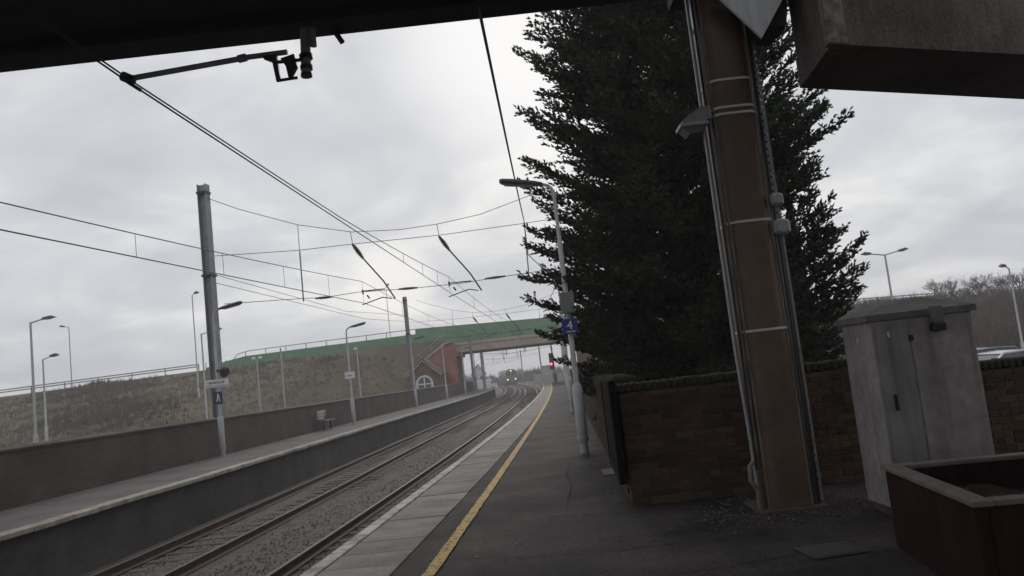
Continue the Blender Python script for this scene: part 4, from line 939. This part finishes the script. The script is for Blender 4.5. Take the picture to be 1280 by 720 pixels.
MB().tube([Q(346, 101), Q(372, 97)], .014, 6).build('pin', M_darkmetal, ar, world=True); MB().tube([Q(344, 78), Q(384, 74)], .016, 6).build('pin', M_darkmetal, ar, world=True)
MB().tube([Q(153, 95), Q(167, 101)], .045, 8).build('clamp', M_darkmetal, ar, world=True); MB().tube([Q(160, 103), Q(176, 113)], .018, 6).build('wire_clip', M_darkmetal, ar, world=True)
cl2 = thing('cable_cleat', 'short dark cleat poking from the footbridge edge', 'bracket', (-1.2, 7.2, 5)); MB().tube([tuple(map(float, gy(416, 36, 7.2))), tuple(map(float, gy(428, 53, 7.2)))], .028, 6).build('stub', M_darkmetal, cl2, world=True); MB().tube([tuple(map(float, gy(414, 41, 7.2))), tuple(map(float, gy(431, 39, 7.2)))], .02, 6).build('cross_pin', M_darkmetal, cl2, world=True)

# ------------------------------------------------------------------ street lamps around
def street_lamp(label, top, Y, zbase, heads, group, r=.075, arm=1.4, hl=.75, mtl=None):
    p = gy(top[0], top[1], Y); x, z = float(p[0]), float(p[2]); mtl = mtl or M_galv
    t = thing('street_lamp', label, 'street lamp', (x, Y, zbase), 0, group); h = z-zbase
    MB().tube([(0, 0, -.2), (0, 0, 1.2), (0, 0, 1.25), (0, 0, h)], [r*1.5, r*1.5, r, r*.7], 8).build('column', mtl, t, smooth=True)
    for s_ in heads:
        MB().tube([(0, 0, h-.05), (s_*arm*.5, 0, h+.06), (s_*arm, 0, h+.16)], r*.5, 6).build('arm', mtl, t)
        hd = MB(); hd.prism([(s_*arm*.92, h+.12), (s_*(arm+hl*.5), h+.12), (s_*(arm+hl), h+.20), (s_*(arm+hl*.6), h+.34), (s_*arm*.92, h+.24)], 'y', -.16, .16); hob = hd.build('lantern', M_lumin, t)
        x0, x1 = sorted((s_*arm, s_*(arm+hl*.5))); MB().bbox(x0, x1, -.12, .12, h+.085, h+.118).build('diffuser', M_lens, hob)
    return t
GL = 'street lamps on and below the embankment'
street_lamp('tall street lamp nearest the left edge, arm pointing right', (38, 403), 58, hz_(-35, 58), (1,), GL, .11, 1.0, .9)
street_lamp('shorter street lamp just right of the tall leftmost one', (53.5, 449), 60, hz_(-34, 60), (1,), GL, .08, .65, .6)
street_lamp('thin street lamp on the raised road at far left, arm pointing left', (86, 409), 101, 5.3, (-1,), GL, .08, .6, .6)
street_lamp('tallest thin street lamp left of the tall mast', (240, 369), 76, hz_(-29, 76), (1,), GL, .07, .25, .45)
street_lamp('thin street lamp tucked beside the tall mast', (251.5, 417), 60, hz_(-22, 60), (1,), GL, .08, 1.1, .5)
street_lamp('double-headed street lamp standing behind the metal cabinet', (1106, 318), 60, hz_(28, 60), (1, -1), GL, .10, 1.15, .65)
street_lamp('single street lamp at the right edge above the parked cars', (1261, 335), 56, hz_(33, 56), (-1,), GL, .08, .25, .4)
street_lamp('thin lamp on the raised road seen right of the cypress', (1048, 346), 100, 4.9, (-1,), GL, .06, .2, .3)
street_lamp('thin road lamp left of the slender mast', (482, 358), 100, 6.4, (1,), GL, .05, .2, .3)
def post_lamp(label, top, Y, zb, balls, mtl=M_galv):
    p = gy(top[0], top[1], Y); x, z = float(p[0]), float(p[2]); t = thing('car_park_lamp', label, 'lamp post', (x, Y, zb), 0, 'slim lamp posts below the embankment'); h = z-zb
    MB().tube([(0, 0, -.2), (0, 0, h)], [.09, .06], 8).build('column', mtl, t, smooth=True)
    for dx in balls:
        b_ = bmesh.new(); bmesh.ops.create_icosphere(b_, subdivisions=2, radius=.16); me = bpy.data.meshes.new('globe')
        for v in b_.verts: v.co.z = v.co.z*.8+h+.12; v.co.x += dx
        b_.to_mesh(me); b_.free(); me.materials.append(M_white); ob = bpy.data.objects.new('globe', me); COL.objects.link(ob); ob.parent = t
    if len(balls) > 1: MB().tube([(balls[0], 0, h), (balls[-1], 0, h)], .04, 6).build('crossbar', mtl, t)
post_lamp('slim lamp post with two white globes on the slope', (321, 450), 62, hz_(-18, 62), (-.25, .27))
post_lamp('slim plain pole between the globe lamp and the bench', (350.5, 435), 62, hz_(-16.5, 62), (0,) if False else ())
post_lamp('slim pole with one white globe right of the square sign', (446, 438), 66, hz_(-12, 66) if hz_(-12, 66) > -1 else -.95, (-.1,))

# ------------------------------------------------------------------ bare trees
def bare_mesh(seed, H, spread=.55, lev=5):
    rd = random.Random(seed); m = MB()
    def grow(p, d, L, r, l):
        q = p+d*L; m.tube([p, (p+q)/2+Vector((rd.gauss(0, .05), rd.gauss(0, .05), 0))*L, q], [r, r*.85, r*.65], 3 if l < 4 else 5, caps=False)
        if l == 0: return
        for k in range(rd.choice((3, 3, 4))):
            a = rd.random()*6.28; s_ = spread*rd.uniform(.6, 1.4); nd = (d+Vector((math.cos(a)*s_, math.sin(a)*s_, rd.uniform(-.1, .3)))).normalized()
            grow(p+d*L*rd.uniform(.55, 1.), nd, L*rd.uniform(.6, .82), r*.58, l-1)
    for k in range(4):
        a = k*1.571+rd.uniform(-.4, .4); grow(Vector((0, 0, -.3)), Vector((math.cos(a)*rd.uniform(.25, .7), math.sin(a)*rd.uniform(.25, .7), 1)).normalized(), H*rd.uniform(.15, .24), H*.011+.015, lev)
    return m.mesh('branches', M_twig)
BM = [bare_mesh(11, 7), bare_mesh(12, 7, .7), bare_mesh(13, 7, .8)]
def bare_tree(label, x, y, z, s, k, group):
    t = thing('bare_tree', label, 'tree', (x, y, z), random.random()*6, group); inst('branches', BM[k % 3], t, (0, 0, 0), scale=(s, s, s))
GT = 'leafless trees on and beyond the embankment'
for i, (pxx, pyy, Y, s, lab) in enumerate(((1182, 372, 101, .95, 'rounded leafless tree above the cabinet roof'), (1228, 375, 99, .95, 'leafless tree right of the cabinet, beside the end street lamp'), (1250, 380, 97, .9, 'leafless bush behind the end street lamp'), (1272, 372, 99, 1.0, 'leafless tree at the right edge of the picture'),
        (1098, 380, 104, .45, 'small faint leafless tree right of the cypress'), (1132, 378, 106, .42, 'faint leafless sapling beyond the double street lamp'), (1205, 390, 90, .6, 'leafless bush on the slope right of the cabinet'), (1245, 398, 80, .5, 'low leafless bush above the parked cars'), (1278, 395, 82, .6, 'leafless bush low on the slope at the right edge'))):
    p = gy(pxx, pyy, Y); bare_tree(lab, float(p[0]), Y, hz_(float(p[0]), Y)-.1, s, i, GT)
for i, (pxx, Y, s) in enumerate(((587, 175, .75), (600, 210, 1.0), (612, 230, 1.1), (627, 245, 1.2), (652, 240, 1.0), (662, 235, 1.1), (672, 225, 1.15), (680, 215, 1.2), (645, 300, 1.5), (575, 240, 1.2))):
    p = gy(pxx, 470, Y); lab = ['leftmost leafless tree seen under the bridge', 'leafless tree behind the far house under the bridge', 'leafless tree left of the train', 'leafless tree directly behind the train cab', 'leafless tree right of the train', 'leafless tree above the trackside fence', 'leafless tree left of the relay box', 'leafless tree behind the relay box', 'farthest leafless tree down the line', 'leafless tree mostly hidden by the abutment'][i]
    bare_tree(lab, float(p[0]), Y, -1.4, s, i+1, GT)
# hedge mass far down the line
m = MB()
for i in range(9000):
    x = random.uniform(-60, 70); y = random.uniform(262, 300); h = random.uniform(.8, 4.2)*(1+.3*math.sin(x*.2)); a = random.random()*3.14; w = random.uniform(.1, .35)
    m.add([(x-w*math.cos(a), y-w*math.sin(a), -1.4), (x+w*math.cos(a), y+w*math.sin(a), -1.4), (x+random.uniform(-.8, .8), y, -1.4+h)], [(0, 1, 2)])
ob = bpy.data.objects.new('distant_wood', m.mesh('distant_wood', M_twig)); COL.objects.link(ob); kind(ob, 'stuff')

# ------------------------------------------------------------------ train, signal, fence, relay box, house under the bridge
yt = 198.; tx = T1(yt); th = math.atan((T1(yt+4)-T1(yt-4))/8)
tr = thing('train', 'oncoming train with lit headlamps far down the line', 'train', (tx, yt, ZB+.17), -th)
M_trn = mat('train_body', (.10, .10, .105), (.07, .07, .075), scale=2, rough=.4); M_yel = mat('train_end', (.17, .12, .05), (.13, .09, .045), scale=2, rough=.5)
prof = [(-1.38, .55), (1.38, .55), (1.42, 1.9), (1.32, 2.9), (1.0, 3.45), (.5, 3.7), (-.5, 3.7), (-1.0, 3.45), (-1.32, 2.9), (-1.42, 1.9)]
b = MB(); b.prism(prof, 'y', .35, 20); b.build('body', M_trn, tr)
MB().prism([(x*.94, .55+(z-.55)*.96) for x, z in prof], 'y', 0, .348).build('cab_front', M_yel, tr)
for x in (-.72, .72): MB().bbox(x-.46, x+.46, -.03, -.002, 2.1, 2.95, .01).build('windscreen', M_glass, tr)
for x, z in ((-.95, 1.2), (.95, 1.2), (0, 3.3)): MB().tube([(x, -.05, z), (x, -.003, z)], .10, 12).build('headlamp', M_head, tr)
MB().bbox(-1.2, 1.2, .1, 19.5, .02, .53).build('underframe', M_black, tr); MB().bbox(-.5, .5, -.35, -.03, .35, .6).build('coupler', M_black, tr)
c2 = thing('coach', 'dark coach behind the cab of the oncoming train', 'train', (tx-20.4*math.sin(-th)*-1*0+math.sin(th)*20.4, yt+math.cos(th)*20.4, ZB+.17), -th-.02)
MB().prism(prof, 'y', 0, 20).build('body', M_trn, c2); MB().bbox(-1.2, 1.2, .3, 19.5, .02, .53).build('underframe', M_black, c2)
for s_ in (-1, 1):
    for k in range(6): MB().bbox(s_*1.40-.03, s_*1.40+.03, 1.2+k*3.1, 3.4+k*3.1, 1.95, 2.8).build('window', M_glass, c2)
sp0 = gy(689, 455, 96); sgx = float(sp0[0]); sgz = float(sp0[2])
sg = thing('railway_signal', 'black railway signal showing a red light at the platform end', 'signal', (sgx+.1, 96.3, 0))
MB().tube([(0, 0, -.05), (0, 0, sgz-.5)], .07, 8).build('post', M_galv, sg); MB().bbox(-.28, .28, -.09, .12, sgz-.65, sgz+1.3, .03).build('backplate', M_black, sg)
for k, mm in enumerate((M_red, M_glass, M_glass)):
    hd_ = MB().tube([(-.1, -.14, sgz+k*.42), (-.1, -.095, sgz+k*.42)], .13 if k == 0 else .1, 14).build('lens', mm, sg)
    MB().bbox(-.24, .04, -.34, -.10, sgz+k*.42+.14, sgz+k*.42+.16).build('hood', M_black, sg)
fp_ = gy(694, 474, 97.5); ob_ = thing('orange_cabinet', 'small orange-brown box at the foot of the red signal', 'box', (float(fp_[0]), 97.8, 0))
MB().bbox(-.25, .25, -.2, .2, 0, 1.0, .02).build('body', mat('orange_box', (.30, .10, .05), (.22, .08, .04), rough=.7), ob_); MB().bbox(-.27, .27, -.22, .22, 1.002, 1.05).build('lid', M_darkmetal, ob_)
rbx = gy(684, 462, 150); rl = thing('relay_hut', 'pale grey relay hut beyond the bridge beside the fence', 'hut', (float(rbx[0]), 150, -1.2))
MB().bbox(-1.0, 1.0, 0, 1.6, -.2, 3.5, .02).build('body', M_galv, rl); MB().bbox(-1.1, 1.1, -.1, 1.7, 3.502, 3.62).build('roof', M_greypost, rl); MB().bbox(-.4, .4, -.03, -.002, 0, 2.4).build('door', M_greypost, rl)
fe = thing('palisade_fence', 'pale palisade fence beyond the bridge on the right of the line', 'fence', (N(140)+2, 140, -1.2))
yy = frange(112, 190, 2.6)
for a_, b_ in zip(yy[:-1], yy[1:]):
    m = MB()
    for k in range(9):
        y = a_+(b_-a_)*(k+.5)/9; x = N(y)+3.2; m.bbox(x-.03, x+.03, y-.1, y+.1, -1.3, .85)
    m.bbox(N(a_)+3.22, N(a_)+3.28, a_, b_, -.8, -.7); m.bbox(N(a_)+3.22, N(a_)+3.28, a_, b_, .3, .4); m.build('fence_panel', M_galv, fe, world=True)
hp_ = gy(596, 452, 250); hx = float(hp_[0])
hs = thing('house', 'white gabled house with dark roof seen far under the bridge', 'house', (hx, 250, -1.4))
MB().prism([(-2.6, 0), (2.6, 0), (2.6, 5.2), (0, 8.0), (-2.6, 5.2)], 'y', 0, 9).build('wall', M_render, hs); hs.scale = (.8, .8, .8)
for s_ in (-1, 1): MB().prism([(s_*2.9, 4.9), (0, 8.7), (0, 8.95), (s_*2.9, 5.15)], 'y', -.3, 9.3).build('roof', M_tile, hs)
for x, z in ((-1.1, 3.6), (1.1, 3.6), (-1.1, 1.2), (1.1, 1.2)):
    w_ = MB().bbox(x-.5, x+.5, -.06, -.002, z-.6, z+.6).build('window', M_glass, hs)
lw = thing('white_van', 'white boxy van parked near the far house under the bridge', 'van', (float(gy(603, 461, 180)[0]), 180, -1.4))
MB().bbox(-2.4, 1.6, -.95, .95, .35, 2.4, .1).build('body', M_white, lw); MB().prism([(1.6, .4), (2.9, .4), (2.9, 1.2), (2.3, 1.35), (1.7, 2.2), (1.6, 2.2)], 'y', -.9, .9).build('cab', M_white, lw)
for x in (-1.6, 1.9): MB().tube([(x, -.97, .33), (x, .97, .33)], .33, 12).build('wheel', M_rubber, lw)
MB().prism([(1.75, 1.35), (2.25, 1.38), (1.8, 2.05), (1.68, 2.05)], 'y', -.91, -.902).build('window', M_glass, lw)

# ------------------------------------------------------------------ cars in the car park
def car(label, x, y, rz, colr, k):
    t = thing('parked_car', label, 'car', (x, y, -.95), rz, 'cars parked beyond the brick wall')
    mp = mat('car_paint_%d' % k, colr, tuple(c*.9 for c in colr), scale=2, rough=.25, spec=.6)
    low = [(-2.1, .28), (2.08, .28), (2.14, .55), (2.05, .78), (1.15, .92), (-1.95, .95), (-2.12, .8), (-2.14, .5)]
    m = MB(); n = len(low); m.v += [(x_, -.84, z_) for x_, z_ in low]+[(x_*.99, -.7, z_+.02 if z_ > .7 else z_-.03) for x_, z_ in low]+[(x_*.99, .7, z_+.02 if z_ > .7 else z_-.03) for x_, z_ in low]+[(x_, .84, z_) for x_, z_ in low]
    for r_ in range(3):
        for i in range(n): m.f.append((r_*n+i, r_*n+(i+1) % n, (r_+1)*n+(i+1) % n, (r_+1)*n+i)); m.mi.append(0)
    m.f += [tuple(range(n))[::-1], tuple(range(3*n, 4*n))]; m.mi += [0, 0]
    body = m.build('body', mp, t, smooth=True)
    # cabin: glasshouse and roof
    cab = [(1.12, .93), (.45, 1.40), (-1.05, 1.43), (-1.85, .96)]
    g_ = MB(); g_.add([(x_, s_*(.78 if z_ < 1 else .60), z_) for s_ in (-1, 1) for x_, z_ in cab], [(0,1,2,3), (7,6,5,4), (0,1,5,4), (1,2,6,5), (2,3,7,6), (3,0,4,7)]); g_.build('windows', M_glass, t)
    r_ = MB(); r_.add([(.50, -.60, 1.395), (.50, .60, 1.395), (-.3, .61, 1.475), (-.3, -.61, 1.475), (-1.1, .60, 1.425), (-1.1, -.60, 1.425)], [(0, 1, 2, 3), (3, 2, 4, 5)])
    r_.add([(.50, -.61, 1.35), (.50, .61, 1.35), (-1.1, .61, 1.38), (-1.1, -.61, 1.38)], [(0, 1, 2, 3)]); 
    for s_ in (-1, 1):
        for a, b in (((1.10, .93), (.46, 1.42)), ((-.25, .95), (-.3, 1.43)), ((-1.82, .97), (-1.07, 1.44))):
            r_.tube([(a[0], s_*.785, a[1]), (b[0], s_*.605, b[1])], .035, 5)
        r_.tube([(.46, s_*.60, 1.41), (-.3, s_*.605, 1.455), (-1.07, s_*.60, 1.43)], .045, 6)
    r_.build('roof', mp, t)
    for x_ in (-1.3, 1.32):
        for s_ in (-1, 1):
            w = MB().tube([(x_, s_*.70, .31), (x_, s_*.86, .31)], .31, 18).build('wheel', M_rubber, t); MB().tube([(x_, s_*.861, .31), (x_, s_*.868, .31)], .19, 12).build('rim', M_galv, w)
    for s_ in (-1, 1):
        MB().bbox(2.02, 2.12, s_*.62-.14, s_*.62+.14, .60, .74, .02).build('headlight', M_lens, t); MB().bbox(-2.135, -2.06, s_*.66-.1, s_*.66+.1, .62, .82, .02).build('tail_light', mat('tail_red', (.25, .02, .02)), t)
        MB().bbox(.72, .90, s_*.90-.07, s_*.90+.07, .93, 1.05, .02).build('mirror', mp, t)
    return t
def at(pxx, pyy, Y): p = gy(pxx, pyy, Y); return float(p[0])
car('white car at the right edge beyond the brick wall', at(1278, 436, 27), 27.2, R(8), (.62, .63, .65), 0)
car('silver grey car just right of the cabinet beyond the wall', at(1240, 432, 32.5), 32.5, R(4), (.20, .21, .215), 1)
car('pale blue-grey car glimpsed between column and cabinet', at(1006, 450, 38), 38, R(6), (.28, .34, .37), 2)
car('dark car half hidden below the cypress branches', at(850, 464, 34), 34, R(12), (.06, .06, .07), 3)
car('light car seen through gaps under the cypress', at(785, 466, 46), 46, R(5), (.5, .5, .5), 4)
wp = gy(1018, 425, 42); t = thing('white_post', 'white post standing behind the pale blue-grey car', 'post', (float(wp[0]), 42, -.95)); zt = float(wp[2])+.95
MB().tube([(0, 0, 0), (0, 0, zt*.45), (0, 0, zt*.46), (0, 0, zt)], [.11, .11, .075, .075], 10).build('shaft', M_white, t); MB().tube([(0, 0, zt), (0, 0, zt+.06)], [.09, .05], 10).build('cap', M_white, t)
wp = gy(1000, 438, 43); t = thing('red_white_post', 'short red and white banded post left of the white post', 'post', (float(wp[0]), 43, -.95)); zt = float(wp[2])+.95
for k in range(5): MB().tube([(0, 0, zt*k/5), (0, 0, zt*(k+1)/5)], .07, 8).build('band', (M_white if k % 2 == 0 else mat('red_paint', (.45, .05, .05))), t)
wp = gy(1036, 455, 40); t = thing('grit_bin', 'yellow grit bin beside the white post in the car park', 'bin', (float(wp[0]), 40, -.95)); zt = float(wp[2])+.95
m_y = mat('yellow_plastic', (.50, .36, .03), (.42, .30, .03)); MB().prism([(-.42, 0), (.42, 0), (.5, zt*.8), (-.5, zt*.8)], 'y', -.35, .35).build('tub', m_y, t); MB().prism([(-.53, zt*.81), (.53, zt*.81), (.45, zt), (-.40, zt)], 'y', -.4, .4).build('lid', m_y, t)

# ------------------------------------------------------------------ thin haze volume added to veil the scene like lens glare
hzb = MB().bbox(-470, 470, -120, 540, ZB-1.6, 15.5).build('haze', M_ground); hzb.data.materials.clear()
hm = bpy.data.materials.new('haze'); hm.use_nodes = True; ht = hm.node_tree; ht.nodes.clear()
ho = ht.nodes.new('ShaderNodeOutputMaterial'); pv = ht.nodes.new('ShaderNodeVolumePrincipled'); pv.inputs['Color'].default_value = (.94, .94, .96, 1); pv.inputs['Density'].default_value = .0016; pv.inputs['Anisotropy'].default_value = .3
ht.links.new(pv.outputs[0], ho.inputs['Volume']); hzb.data.materials.append(hm); kind(hzb, 'stuff')
